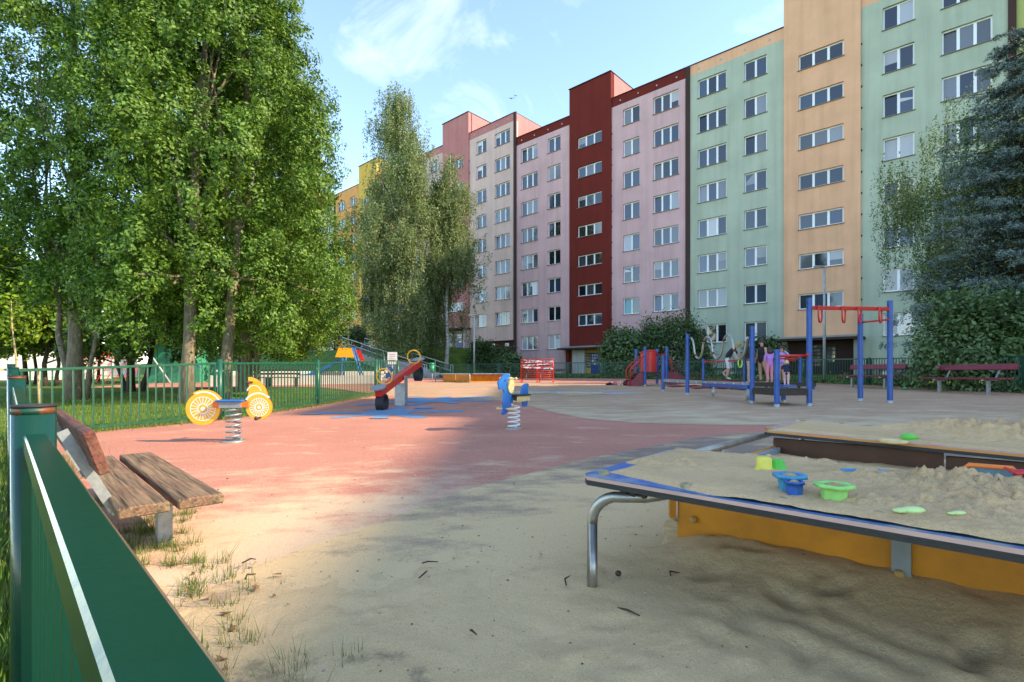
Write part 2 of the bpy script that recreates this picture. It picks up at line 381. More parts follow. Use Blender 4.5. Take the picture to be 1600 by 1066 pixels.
# blue splashes set into the rubber under the seesaw (lobed inlays)
def splash(cx, cy, lobes, rx, ry, rot):
    pts = []
    for i in range(96):
        a = 2*math.pi*i/96
        r = 0.50
        for (la, ln, wd) in lobes:
            d = (a-la+math.pi) % (2*math.pi)-math.pi
            r = max(r, ln*max(0, math.exp(-(d/(wd*1.15))**4)*1.05-0.05))
        pts.append((cx+math.cos(a+rot)*r*rx, cy+math.sin(a+rot)*r*ry))
    return pts
c1 = g(607, 645); c2 = g(690, 628)
lob = [(0.1, 1.5, .2), (0.8, 1.0, .22), (1.6, 1.15, .25), (2.4, .9, .22), (3.1, 1.5, .18), (3.9, 1.1, .22), (4.8, .95, .2), (5.5, 1.25, .22)]
sheet('blue_splash', splash(c1.x, c1.y, lob, 1.0, 1.25, 0.0), 0.0042, M['splash'], parent=pg)
sheet('blue_splash', splash(c2.x-0.3, c2.y+0.5, [(q[0]+.4, q[1]*1.05, q[2]) for q in lob], 1.25, 1.5, 0.2), 0.0085, M['splash'], parent=pg)
for (px, py, rx, ry) in ((487, 648, .22, .10), (593, 654, .18, .12), (664, 638, .22, .16), (722, 625, .3, .2)):
    c = g(px, py); sheet('blue_drop', [(c.x+rx*math.cos(a), c.y+ry*math.sin(a)) for a in np.linspace(0, 2*math.pi, 16, endpoint=False)], 0.0125, M['splash'], parent=pg)

# loose sand lying over the near surface
def drift_h(x, y):
    d = np.hypot((x-1.2)/2.4, (y-1.4)/2.1)
    h = 0.045*(fbm(x*1.3+5, y*1.3, 5, 3)-0.47)*1.3 + 0.03*(0.95-d) + 0.010*(fbm(x*9, y*9, 4, 9)-0.47)
    return h
sx = np.arange(-1.9, 5.2, 0.028); sy = np.arange(-0.4, 4.6, 0.028)
X_, Y_ = np.meshgrid(sx, sy)
BO = Vector((0.28, 2.076)); E1 = Vector((0.729, -0.685)).normalized(); E2 = Vector((-E1.y, E1.x))
A1 = (X_-BO.x)*E1.x+(Y_-BO.y)*E1.y; A2 = (X_-BO.x)*E2.x+(Y_-BO.y)*E2.y
Hh = drift_h(X_, Y_)-0.045*np.clip((Y_-1.9+.35*np.clip(.4-X_, -1, 1))/1.6, 0, 1.2)*(0.55+.9*fbm(X_*2.1, Y_*2.1, 4, 55))
mound = 0.075*np.exp(-((A2-0.78)/0.28)**2)*np.clip((A1+0.1)/0.3, 0, 1)*(0.7+0.6*fbm(X_*3, Y_*3, 4, 21))
ridg = 0.007*np.sin((A2*38+A1*9)+6*fbm(X_*2, Y_*2, 3, 5))*np.exp(-((A2-0.2)/0.22)**2-((A1-0.95)/0.45)**2)
foot = 0.0
fr = np.random.default_rng(77)
for _ in range(150):
    fx, fy, fa = fr.uniform(-.9, 3.2), fr.uniform(.5, 3.6), fr.uniform(0, 3.14); ca, sa = math.cos(fa), math.sin(fa)
    du = ((X_-fx)*ca+(Y_-fy)*sa)/fr.uniform(.08, .13); dv = (-(X_-fx)*sa+(Y_-fy)*ca)/fr.uniform(.04, .06); rr_ = du*du+dv*dv
    foot = foot+fr.uniform(.006, .018)*(np.exp(-(rr_-1.5)**2*1.5)*.5-np.exp(-rr_*1.2))
Hh = np.minimum(Hh, 0.05)+mound+ridg+foot+0.007*(fbm(X_*16, Y_*16, 3, 2)-.45)
ins = inpoly(X_, Y_, [(p[0], p[1]) for p in brown])
dmin = np.full(X_.shape, 9.0)
for i in range(len(brown)-4):
    ax_, ay_ = brown[i]; bx_, by_ = brown[i+1]; dx_, dy_ = bx_-ax_, by_-ay_
    t_ = np.clip(((X_-ax_)*dx_+(Y_-ay_)*dy_)/(dx_*dx_+dy_*dy_+1e-9), 0, 1); dmin = np.minimum(dmin, np.hypot(X_-ax_-t_*dx_, Y_-ay_-t_*dy_))
sd_ = np.where(ins, -dmin, dmin)
thin = np.clip(1-np.hypot(X_+1.05, Y_-2.0)/.9, 0, 1)*.45
Hh = Hh-0.020*np.clip((sd_+0.25-thin)/0.5, 0, 3)
sidef = (X_-FENCE_NEAR[1][0])*.711+(Y_-FENCE_NEAR[1][1])*.703
Hh = np.where((sidef > .02) & (sd_ < .9), Hh, -0.05)
Zs = -0.06+0.012*X_+0.017*Y_+0.008+Hh
nx, ny = len(sx), len(sy); ii, jj = np.meshgrid(np.arange(nx-1), np.arange(ny-1)); k = (jj*nx+ii).ravel()
keep = (np.maximum.reduce([Hh[:-1, :-1], Hh[1:, :-1], Hh[:-1, 1:], Hh[1:, 1:]]) > -0.004).ravel(); k = k[keep]
o = obj('loose_sand', npmesh('loose_sand', np.stack([X_, Y_, Zs], -1).reshape(-1, 3), np.stack([k, k+1, k+nx+1, k+nx], -1), M['sand'], smooth_=True))
tag(o, 'loose pale sand spilled over the ground round the sandpit', 'sand', kind='stuff')

# ------------------------------------------------------------------ apartment blocks
def wallmat(name, c): 
    m = mat(name, c, 0.92, var=0.10, vscale=0.45, bump=0.25, bscale=22, spec=0.15, detail=9)
    # faint rain streaks: vertical stretched noise multiplied in
    nt = m.node_tree; N = nt.nodes; L = nt.links; b = N['Principled BSDF']; src = b.inputs['Base Color'].links[0].from_socket
    tcn = N.new('ShaderNodeTexCoord'); mp = N.new('ShaderNodeMapping'); mp.inputs['Scale'].default_value = (2.4, 2.4, 0.12); L.new(tcn.outputs['Object'], mp.inputs[0])
    n = N.new('ShaderNodeTexNoise'); n.inputs['Scale'].default_value = 1.0; n.inputs['Detail'].default_value = 7; L.new(mp.outputs[0], n.inputs[0])
    r = N.new('ShaderNodeValToRGB'); r.color_ramp.elements[0].position = 0.28; r.color_ramp.elements[1].position = 0.55; r.color_ramp.elements[0].color = (.86, .86, .85, 1); L.new(n.outputs[0], r.inputs[0])
    mx = N.new('ShaderNodeMix'); mx.data_type = 'RGBA'; mx.blend_type = 'MULTIPLY'; mx.inputs[0].default_value = 1; L.new(src, mx.inputs[6]); L.new(r.outputs[0], mx.inputs[7]); L.new(mx.outputs[2], b.inputs['Base Color'])
    return m
W = {k_: wallmat(k_+'_render', c) for k_, c in dict(pink=(0.64, 0.40, 0.40), red=(0.165, 0.024, 0.018), mint=(0.43, 0.48, 0.375), apricot=(0.80, 0.43, 0.26),
     cream=(0.70, 0.48, 0.42), coral=(0.52, 0.20, 0.19), orange=(0.78, 0.35, 0.12), gold=(0.72, 0.44, 0.10), straw=(0.72, 0.62, 0.40), lime=(0.42, 0.44, 0.16),
     brown=(0.085, 0.035, 0.028), grey=(0.34, 0.33, 0.30), bark=(0.07, 0.04, 0.036), white=(0.62, 0.60, 0.57), blush=(0.64, 0.46, 0.44), bluegrey=(0.30, 0.36, 0.46))  .items()}
def glass(name, c, rough=0.04, objvar=0.6, spec=0.9):
    return mat(name, c, rough, objvar=objvar, spec=spec)
PANES = [glass('dark_glass', (0.012, 0.015, 0.022), spec=1.0), glass('blue_glass', (0.03, 0.045, 0.075), spec=1.0), glass('lace_curtain_behind_glass', (0.28, 0.29, 0.32), 0.08),
         glass('white_blind_behind_glass', (0.45, 0.45, 0.46), 0.1), glass('grey_curtain_behind_glass', (0.12, 0.125, 0.14), 0.06), glass('teal_curtain_behind_glass', (0.03, 0.28, 0.30), 0.08)]
_pm = {}
def pane_mesh(wd, ht, mi):
    key = (round(wd, 3), round(ht, 3), mi)
    if key not in _pm: _pm[key] = MB().box((0, 0, 0), (wd, 0.02, ht)).mesh('pane', PANES[mi])
    return _pm[key]
_fm = {}
def frame_mesh(wd, ht, n):
    key = (wd, ht, n)
    if key not in _fm:
        b = MB(); f = 0.085; dp = 0.07
        b.box((wd/2, 0, f/2), (wd, dp, f)); b.box((wd/2, 0, ht-f/2), (wd, dp, f))
        b.box((f/2, 0, ht/2), (f, dp-.004, ht-2*f)); b.box((wd-f/2, 0, ht/2), (f, dp-.004, ht-2*f))
        for i in range(1, n): b.box((wd*i/n, 0, ht/2), (0.15, dp-.004, ht-2*f))
        _fm[key] = b.mesh('window_frame', M['frame_w'])
        _fm[key, 's'] = MB().box((wd/2, 0, 0), (wd+0.12, 0.25, 0.035)).mesh('sill', M['sill'])
    return _fm[key], _fm[key, 's']
def window(parent, x, y, z, wd, ht, n, rng, bias):
    fm, sm_ = frame_mesh(wd, ht, n)
    wo = obj('window', fm, parent, (x, y+0.19, z))
    obj('sill', sm_, wo, (0, -0.155, -0.018))
    pw = (wd-0.15*n)/n
    kind = rng.choices([0, 1, 2, 3, 4, 5], bias)[0]
    for i in range(n):
        kk = kind if rng.random() < 0.6 else rng.choices([0, 1, 2, 4], [4, 3, 1.5, 1.5])[0]
        cx = wd*(i+0.5)/n + (0.019 if i == 0 else (-0.019 if i == n-1 else 0))
        po = obj('pane', pane_mesh(pw+0.04, ht-0.13, kk), wo, (cx, 0.0, ht/2))
        po.rotation_euler = (R(rng.gauss(0, 0.5)), 0, R(rng.gauss(0, 0.7)))
        if i == 0 and rng.random() < 0.2: po.rotation_euler = (R(-4), 0, 0); po.location.y = 0.045
    if rng.random() < 0.22:
        i = rng.randrange(n); hb_ = (ht-.13)*rng.choice([.3, .45, .6]); obj('blind', pane_mesh(pw+0.02, hb_, 3), wo, (wd*(i+.5)/n, -0.004, ht-.065-hb_/2))
    return wo
def wall_grid(b, xs, zs, holes, depth, mi=0, ybase=0.0):
    for i in range(len(xs)-1):
        for j in range(len(zs)-1):
            x0, x1, z0, z1 = xs[i], xs[i+1], zs[j], zs[j+1]
            if (i, j) in holes:
                y1 = ybase+depth; y0 = ybase
                b.quad((x0, y0, z0), (x0, y1, z0), (x0, y1, z1), (x0, y0, z1), mi); b.quad((x1, y1, z0), (x1, y0, z0), (x1, y0, z1), (x1, y1, z1), mi)
                b.quad((x0, y1, z0), (x0, y0, z0), (x1, y0, z0), (x1, y1, z0), mi); b.quad((x0, y0, z1), (x0, y1, z1), (x1, y1, z1), (x1, y0, z1), mi)
            else: b.quad((x0, ybase, z0), (x1, ybase, z0), (x1, ybase, z1), (x0, ybase, z1), mi)
ROOF = 25.0; TOWER = 27.45; WD, SW = 7.12, 4.6; BW = 2*WD+SW; DEPTH = 12.0
def block(name, label, t0, z0, wing, tower, band, plinth, base=0.55, seed=1, entrance='pink', loc=None, rz=None, side=None, detail=True, bias=(4, 4, 2, 1, 2, .3), nfl=8, wing_l=None):
    rng = random.Random(seed)
    p = fac(t0)
    root = thing(name, label, 'building', (p.x, p.y, z0) if loc is None else loc, math.atan2(FD.y, FD.x) if rz is None else rz)
    extra = (nfl-8)*2.8; roof = ROOF+extra; tow = TOWER+extra
    side = side or band
    for wing_i, xo in ((0, 0.0), (1, WD+SW)):
        if wing_i == 0: cols = [(0.80, 3.05, 3), (4.35, 5.95, 2)]
        else: cols = [(WD-5.95, WD-4.35, 2), (WD-3.05, WD-0.80, 3)]
        xs = [xo, xo+cols[0][0], xo+cols[0][1], xo+cols[1][0], xo+cols[1][1], xo+WD]
        zs = [base]; holes = set()
        for k_ in range(nfl):
            zt = 4.0+2.8*k_; holes.add((1, len(zs))); holes.add((3, len(zs)))
            zs += [zt-1.45, zt]
        # row j: between zs[j] and zs[j+1]; window rows sit at odd indices
        holes = {(i, 1+2*k_) for i in (1, 3) for k_ in range(nfl)}
        zs.append(roof-0.82)
        b = MB(); wall_grid(b, xs, zs, holes, 0.255)
        b.quad((xo, 0, base), (xo, 0.3, base), (xo+WD, 0.3, base), (xo+WD, 0, base))
        for xe in (xo, xo+WD): b.quad((xe, 0, base), (xe, 0.43, base), (xe, 0.43, roof-.82), (xe, 0, roof-.82))
        b.build('wall', W[wing_l] if (wing_l and wing_i == 0) else wing, root)
        pr = MB().box((xo+WD/2, 0.217, roof-0.41), (WD, 0.44, 0.82)).build('parapet', band, root)
        if detail:
            for q in range(4): MB().cyl((xo+0.9+q*1.75, -0.035, roof-0.45), (xo+0.9+q*1.75, 0.0, roof-0.45), 0.07, seg=8).build('vent', M['galv'], pr)
        MB().box((xo+WD/2, DEPTH/2-0.03, roof+0.03), (WD, DEPTH+0.1, 0.05)).build('roof_edge', W['bark'], root)
        for ci, (xa, xb, n) in enumerate(cols):
            for k_ in range(nfl): window(root, xo+xa, 0.0, 4.0+2.8*k_-1.45, xb-xa, 1.45, n, rng, bias)
        MB().box((xo+WD/2, 0.35+1.5, base/2-2.0), (WD-0.02, 3.0, base+4.0)).build('plinth', plinth, root)
        if detail:
            for q in range(3): MB().box((xo+1.4+q*2.1, 0.35, base-0.45), (0.55, 0.03, 0.34)).build('cellar_window', M['frame_w'], root)
    # stair tower, slightly proud
    xo = WD; xs = [xo, xo+0.95, xo+3.65, xo+SW]; zs = [2.55]
    holes = {(1, 1+2*k_) for k_ in range(nfl-1)}
    for k_ in range(nfl-1): zs += [5.7+2.8*k_-1.08, 5.7+2.8*k_]
    zs.append(tow)
    b = MB(); wall_grid(b, xs, zs, holes, 0.3, 0, -0.14)
    b.quad((xo, -.14, 2.55), (xo, .2, 2.55), (xo+SW, .2, 2.55), (xo+SW, -.14, 2.55))
    for xe in (xo, xo+SW): b.quad((xe, -.14, 2.55), (xe, .43, 2.55), (xe, .43, tow), (xe, -.14, tow))
    b.build('stair_tower', tower, root)
    MB().box((xo+SW/2, 4.05, (tow+roof)/2+0.02), (SW, 7.6, tow-roof-0.04)).build('tower_top', side, root)
    MB().box((xo+SW/2, 3.8, tow+0.025), (SW+0.1, 8.1, 0.05)).build('roof_edge', W['bark'], root)
    for k_ in range(nfl-1): window(root, xo+0.95, -0.14, 5.7+2.8*k_-1.08, 2.7, 1.08, 3, rng, (5, 5, .2, .1, .2, 0))
    if detail:
        for k_ in range(14):
            MB().box((xo+SW+0.04, -0.03, 3.6+k_*1.4), (0.07, 0.06, 0.10)).build('bracket', W['bark'], root)
    # body behind the facade skin
    MB().box((BW/2, 0.42+(DEPTH-0.42)/2, roof/2+0.2), (BW-0.004, DEPTH-0.42, roof-0.44)).build('core', side, root)
    # entrance under a canopy
    ec = {'pink': ('red', 'gold', 'blue_dark'), 'dark': ('grey', 'bark', 'black'), 'cream': ('blush', 'cream', 'blue_dark'), 'orange': ('gold', 'gold', 'blue_dark'), 'blue': ('bluegrey', 'bluegrey', 'blue_dark')}[entrance]
    cz = 2.40
    can = MB().box((xo+SW/2-.2, -0.55, cz+0.06), (SW+0.9, 1.5, 0.16)).box((xo+SW/2, -0.75, cz+0.20), (SW-.1, 1.1, 0.12), 1).build('canopy', [W['bark'], W['grey']], root)
    e = MB()
    for xa in (xo+0.15, xo+SW-0.15): e.box((xa, -0.25, cz/2-1), (0.3, 0.95, cz+2))
    e.box((xo+SW/2, 0.22, cz/2-1), (SW-.6, 0.06, cz+2), 1); e.box((xo+1.0, 0.02, cz/2-1), (1.4, 0.30, cz+2), 2)
    e.build('porch', [W[ec[0]], W[ec[1]], W['white'] if entrance != 'dark' else W['bark']], root)
    d = MB().box((xo+2.75, 0.16, 1.02-0.0), (0.95, 0.05, 2.1)).build('door', M[ec[2]], root)
    for q in range(3):
        for r_ in range(4): obj('pane', pane_mesh(0.2, 0.2, 3 if entrance == 'pink' else 1), d, (xo+2.75+(q-1)*0.26, 0.13, 1.05+r_*0.26))
    if detail and entrance in ('pink', 'dark'):
        for q in range(4):
            for r_ in range(6): obj('pane', pane_mesh(0.15, 0.17, 4), root, (xo+1.75+q*.18, 0.18, 0.75+r_*0.25))
    # gutter strip between blocks
    MB().box((BW+0.0, -0.05, roof/2-1.5), (0.34, 0.16, roof+3.0)).build('downpipe', W['bark'], root)
    return root
T0 = -1.9
block('apartment_block', 'pale green apartment block with apricot stair tower behind the climbing frame', T0, 0.7, W['mint'], W['apricot'], W['apricot'], W['grey'], seed=3, entrance='dark')
block('apartment_block', 'pink apartment block with dark red stair tower and parapet', T0-BW, 0.7, W['pink'], W['red'], W['red'], W['pink'], seed=5, entrance='pink', side=W['coral'])
block('apartment_block', 'cream apartment block with coral stair tower on the grass bank', T0-2*BW, 3.5, W['cream'], W['coral'], W['coral'], W['brown'], base=0.9, seed=8, entrance='cream', wing_l='blush')
block('apartment_block', 'orange apartment block with golden stair tower behind the birch', T0-3*BW, 3.5, W['orange'], W['gold'], W['orange'], W['brown'], base=0.9, seed=11, entrance='orange')
block('apartment_block', 'straw yellow apartment block standing beyond the orange one', T0-4*BW, 3.5, W['straw'], W['gold'], W['orange'], W['straw'], base=0.5, seed=13, entrance='blue', detail=False)
block('apartment_block', 'farthest orange apartment block seen under the oak crown', T0-5*BW, 3.5, W['orange'], W['straw'], W['orange'], W['straw'], base=0.5, seed=17, entrance='orange', detail=False)
block('apartment_block', 'olive yellow apartment block half hidden behind the blue spruce', T0+BW, 0.7, W['lime'], W['apricot'], W['apricot'], W['grey'], seed=19, entrance='dark', detail=False)
# two more blocks of the estate stand beyond the right edge; their shadow covers the sandpit
block('apartment_block', 'tall apricot apartment block beyond the benches whose shadow falls on the sandpit', 0, 0.7, W['apricot'], W['mint'], W['apricot'], W['grey'], seed=23, entrance='dark', loc=(44.2, 9.6, 0.7), rz=R(-90), detail=False, nfl=10)
block('apartment_block', 'tall straw yellow apartment block past the apricot one', 0, 0.7, W['straw'], W['gold'], W['orange'], W['grey'], seed=29, entrance='dark', loc=(44.2, 9.6-BW-0.2, 0.7), rz=R(-90), detail=False, nfl=10)
# ------------------------------------------------------------------ fences
UB = MB().box((0, 0, 0), (1, 1, 1)).mesh('baluster', M['green'])
UB2 = MB().box((0, 0, 0), (1, 1, 1)).mesh('baluster', M['green2'])
UBF = MB().box((0, 0, 0), (1, 1, 1)).mesh('baluster', M['green_far'])
def fence(label, pts, tops, m, ub, group=None, rail=0.04, post_r=0.042, sp=0.115, pdrop=0.06, far=False, zf=plane, clear=0.07, first=True, last=True, htop=None, rusty=False, bal=0.018):
    o0 = Vector((pts[0][0], pts[0][1], zf(*pts[0])))
    root = thing('railing_fence', label, 'fence', o0, group=group)
    n = len(pts)
    for i, (x, y) in enumerate(pts):
        if (i == 0 and not first) or (i == n-1 and not last): continue
        zb = zf(x, y); zt = tops[i]
        ps = [(-0.001, 0)]
        b = MB(); b.cyl((x, y, zb-0.15), (x, y, zt), post_r, seg=8 if far else 20)
        if not far:
            b.cyl((x, y, zt), (x, y, zt+0.006), post_r*1.04, seg=20, mi=1)
            if rusty and i in (1, 2): b.cyl((x, y, zt-0.016), (x, y, zt-0.0005), post_r*1.008, seg=20, mi=2)
        b.build('post', [m, M['black'], M['rustpatch']], root, o0)
    for i in range(n-1):
        a = Vector((*pts[i], 0)); c = Vector((*pts[i+1], 0)); d = (c-a).normalized(); ln = (c-a).length
        a2 = a+d*(post_r+0.03); c2 = c-d*(post_r+0.03)
        zt0 = tops[i]-pdrop; zt1 = tops[i+1]-pdrop; zb0 = zf(*pts[i])+clear; zb1 = zf(*pts[i+1])+clear
        T0_ = Vector((a2.x, a2.y, zt0-rail/2)); T1_ = Vector((c2.x, c2.y, zt1-rail/2)); B0_ = Vector((a2.x, a2.y, zb0)); B1_ = Vector((c2.x, c2.y, zb1))
        bv = 0.0032 if not far else 0
        MB().bar(T0_, T1_, rail, rail, bev=bv).build('top_rail', m, root, o0)
        MB().bar(B0_, B1_, rail*.9, rail*.9, bev=bv).build('bottom_rail', m, root, o0)
        for (q0, q1) in ((B0_, T0_), (B1_, T1_)):
            MB().bar(q0+d*(rail*.5 if q0 is B0_ else -rail*.5), q1+d*(rail*.5 if q0 is B0_ else -rail*.5)-Vector((0, 0, rail*.48)), rail*.86, rail*.86).build('end_bar', m, root, o0)
        nb = max(1, int((ln-0.14)/sp)); bb = MB()
        ang = math.atan2(d.y, d.x)
        for k_ in range(1, nb):
            f = k_/nb; p0 = B0_.lerp(B1_, f); p1 = T0_.lerp(T1_, f); h = p1.z-p0.z-rail*.9
            if h <= 0: continue
            if far: bb.box(((p0.x+p1.x)/2, (p0.y+p1.y)/2, (p0.z+p1.z)/2), (bal, bal, h))
            else: obj('baluster', ub, root, ((p0.x+p1.x)/2-o0.x, (p0.y+p1.y)/2-o0.y, (p0.z+p1.z)/2-o0.z), (0, 0, ang), (bal, bal, h+0.004))
        if far: tag(bb.build('balusters', m, root, o0), kind='stuff')
        # small clip brackets
        if not far:
            for (pp, zz) in ((a, zt0-0.15), (a, zb0+.1), (c, zt1-0.15), (c, zb1+.1)):
                s_ = 1 if pp is a else -1
                MB().bar(pp+d*s_*0.03+Vector((0, 0, zz)), pp+d*s_*0.1+Vector((0, 0, zz)), 0.012, 0.035).build('bracket', M['galv'], root, o0)
    return root
fence('green railing fence running past the old wooden bench', FENCE_NEAR, [0.80, 0.787, 0.85, 0.92, 0.985], M['green'], UB, 'green railing fences', zf=lambda x, y: plane(x, y)-0.02, rusty=True)
fence('green railing fence between the oaks and the yellow spring rider', FENCE_LEFT, [0.985, 1.12, 1.19, 1.34], M['green2'], UB2, 'green railing fences', first=False)
fence('dark green fence along the far edge behind benches and climbing frames', FENCE_FAR, [plane(*p)+1.02 for p in FENCE_FAR], M['green_far'], UBF, 'green railing fences', far=True, rail=0.045, post_r=0.05, pdrop=0.02, bal=0.02)
# fences round the small-children's yard behind
yard = [at(352, 0, 30).xy, at(440, 0, 34).xy, at(474, 0, 34.5).xy, at(540, 0, 35.2).xy, at(600, 0, 35.6).xy]
fence('green fence behind the blue slide in the toddlers yard', [tuple(p) for p in yard], [2.15, 2.3, 2.35, 2.32, 2.2], M['green2'], UB, 'green railing fences', far=True, zf=lambda x, y: 1.05, rail=0.05, post_r=0.05, pdrop=0.02, sp=.13)
ent = [at(592, 0, 24).xy, at(622, 0, 25).xy]
fence('short green fence panel behind the dark blue dog rider', [tuple(p) for p in ent], [1.5, 1.5], M['green2'], UB, 'green railing fences', far=True, pdrop=0.02, rail=.045)

# ------------------------------------------------------------------ old wooden bench by the fence
def woodmat(name, c1, c2, c3):
    m = bpy.data.materials.new(name); m.use_nodes = True; nt = m.node_tree; N = nt.nodes; L = nt.links; b = N['Principled BSDF']; b.inputs['Roughness'].default_value = 0.82
    tcn = N.new('ShaderNodeTexCoord'); mp = N.new('ShaderNodeMapping'); mp.inputs['Scale'].default_value = (1.1, 26, 26); L.new(tcn.outputs['Object'], mp.inputs[0])
    n = N.new('ShaderNodeTexNoise'); n.inputs['Scale'].default_value = 2.0; n.inputs['Detail'].default_value = 8; n.inputs['Distortion'].default_value = 0.6; L.new(mp.outputs[0], n.inputs[0])
    r = N.new('ShaderNodeValToRGB'); e = r.color_ramp.elements; e[0].position = 0.30; e[0].color = (0.03, 0.017, 0.01, 1); e[1].position = 0.62; e[1].color = (*c1, 1); L.new(n.outputs[0], r.inputs[0])
    n2 = N.new('ShaderNodeTexNoise'); n2.inputs['Scale'].default_value = 5; n2.inputs['Detail'].default_value = 8; n2.inputs['Roughness'].default_value = .7; L.new(tcn.outputs['Object'], n2.inputs[0])
    r2 = N.new('ShaderNodeValToRGB'); r2.color_ramp.elements[0].position = 0.5; r2.color_ramp.elements[1].position = 0.62; L.new(n2.outputs[0], r2.inputs[0])
    mx = N.new('ShaderNodeMix'); mx.data_type = 'RGBA'; L.new(r2.outputs[0], mx.inputs[0]); L.new(r.outputs[0], mx.inputs[6]); mx.inputs[7].default_value = (*c2, 1)
    mm = N.new('ShaderNodeMath'); mm.operation = 'MULTIPLY'; mm.inputs[1].default_value = c3; L.new(r2.outputs[0], mm.inputs[0]); L.new(mm.outputs[0], mx.inputs[0])
    L.new(mx.outputs[2], b.inputs['Base Color'])
    bp = N.new('ShaderNodeBump'); bp.inputs['Strength'].default_value = 0.9; bp.inputs['Distance'].default_value = 0.006; L.new(n.outputs[0], bp.inputs['Height']); L.new(bp.outputs[0], b.inputs['Normal'])
    return m
M['wood'] = woodmat('weathered_plank', (0.27, 0.175, 0.10), (0.17, 0.05, 0.035), 0.4)
M['wood_red'] = woodmat('red_stained_plank', (0.20, 0.05, 0.04), (0.24, 0.13, 0.07), 0.35)
bd = Vector((-0.703, 0.711, 0)); bn = Vector((0.711, 0.703, 0))       # along bench (away), towards playground
def old_bench(name, label, org, along, face, ln, seat_z, m_seat, m_back, cw, leg_m, group=None, back_h=0.19, thick=0.05, back_z=0.16, backoff=0.06, legs=(0.22, 0.78), zg=None, setb=0.035):
    """org: near end of the seat, back edge, on the ground"""
    ang = math.atan2(along.y, along.x)
    root = thing(name, label, 'bench', org, ang, group)
    s = -1 if along.cross(face).z < 0 else 1                            # which local y faces the sitter
    pl = lambda c, sz, nm, m, rot=None: MB().box((0, 0, 0), sz, bev=0.006).build(nm, m, root)
    for q in range(2):
        o = MB().box((0, 0, 0), (ln-random.uniform(0, .03), cw, thick), bev=0.007).build('seat_plank', m_seat, root); o.location = (ln/2, s*(cw/2+q*(cw+setb)), seat_z-thick/2); o.rotation_euler = (0, 0, R(random.uniform(-.5, .5)))
    lean = R(17)*s
    o = MB().box((0, 0, 0), (ln, 0.045, back_h), bev=0.006).build('back_plank', m_back, root); o.location = (ln/2, -s*(backoff+0.05), seat_z+back_z+back_h/2); o.rotation_euler = (lean, 0, 0)
    for f in legs:
        lx = ln*f
        MB().box((lx, s*(cw+.02), seat_z-thick-0.02), (0.07, 2*cw+0.02, 0.035)).build('seat_bracket', leg_m, root)
        MB().box((lx, s*(cw*1.0+0.03), (seat_z-thick-0.04)/2-0.05), (0.06, 0.065, seat_z-thick-0.04+0.1)).build('leg', leg_m, root)
        a = Vector((lx, -s*(-0.02), seat_z-thick-0.02)); c = Vector((lx, -s*(backoff+0.145), seat_z+back_z+back_h*.9))
        MB().bar(a, c, 0.012, 0.045, up=Vector((0, s, .3))).build('back_support', leg_m, root)
    return root
pb = Vector((-1.75, 2.286, 0)); pb.z = plane(pb.x, pb.y)
bench0 = old_bench('wooden_bench', 'weathered wooden bench with peeling red paint beside the green fence', pb+bd*0.02, bd, bn, 1.93, 0.30, M['wood'], M['wood_red'], 0.20, M['galv'], back_h=0.2, back_z=0.16, backoff=0.03, legs=(0.17, 0.80))
bdir = Vector((-0.15, 0.99, 0)).normalized(); bf = Vector((-0.99, -0.15, 0))
for lab, lp in (('maroon plank bench between the two far monkey bar posts and the fence', g(1383, 608)), ('maroon plank bench in front of the leafy shrub and spruce', g(1545, 617))):
    p = lp - bdir*0.42 - bf*0.22; p.z = plane(p.x, p.y)
    old_bench('park_bench', lab, p, bdir, bf, 2.15, 0.44, M['maroon'], M['maroon'], 0.19, M['galv'], 'maroon benches along the far fence', back_h=0.16, back_z=.2, thick=.045, legs=(0.2, 0.8))
p = Vector((2.35, 32.9, 0)); p.z = plane(p.x, p.y); dd = Vector((-0.80, 0.58, 0)).normalized()
old_bench('park_bench', 'maroon plank bench behind the stacked red barriers', p, dd, Vector((-0.58, -0.80, 0)), 2.0, 0.44, M['maroon'], M['maroon'], 0.19, M['galv'], 'maroon benches along the far fence', back_h=0.3, back_z=.2, thick=.05)

# ------------------------------------------------------------------ spring riders
def coil(b, r, z0, z1, turns, wire, mi=0, seg=16):
    pts = [(r*math.cos(2*math.pi*i/seg), r*math.sin(2*math.pi*i/seg), z0+(z1-z0)*i/(turns*seg)) for i in range(int(turns*seg)+1)]
    return b.tube(pts, wire, 7, mi)
def wheel_pattern(b, cx, cz, r, y, mi, ny):
    def ring(r0, r1, n=32):
        for i in range(n):
            a0, a1 = 2*math.pi*i/n, 2*math.pi*(i+1)/n
            b.quad((cx+r0*math.cos(a0), y, cz+r0*math.sin(a0)), (cx+r1*math.cos(a0), y, cz+r1*math.sin(a0)), (cx+r1*math.cos(a1), y, cz+r1*math.sin(a1)), (cx+r0*math.cos(a1), y, cz+r0*math.sin(a1)), mi)
    ring(r*0.70, r*0.745); ring(r*0.26, r*0.31); ring(0.0, r*0.13, 16)
    for i in range(20):
        a = 2*math.pi*i/20; d = Vector((math.cos(a), 0, math.sin(a))); n = Vector((-d.z, 0, d.x))*0.0042; c = Vector((cx, y, cz))
        b.quad(c+d*r*.31-n, c+d*r*.70-n, c+d*r*.70+n, c+d*r*.31+n, mi)
def arc(cx, cz, r, a0, a1, n=16): return [(cx+r*math.cos(R(a0+(a1-a0)*i/n)), cz+r*math.sin(R(a0+(a1-a0)*i/n))) for i in range(n+1)]
p = g(365, 690)
bike = thing('spring_rider', 'yellow bicycle shaped spring rider with white spoked wheels', 'spring rider', p, R(6))
MB().cyl((0, 0, -0.01), (0, 0, 0.015), 0.135, seg=24).build('base_plate', M['galv'], bike)
b = MB(); coil(b, 0.085, 0.02, 0.43, 6.2, 0.0125); b.build('spring', M['galv'], bike)
wl = MB(); pts = arc(-0.36, 0.415, 0.205, -15, 345, 40)[:-1]
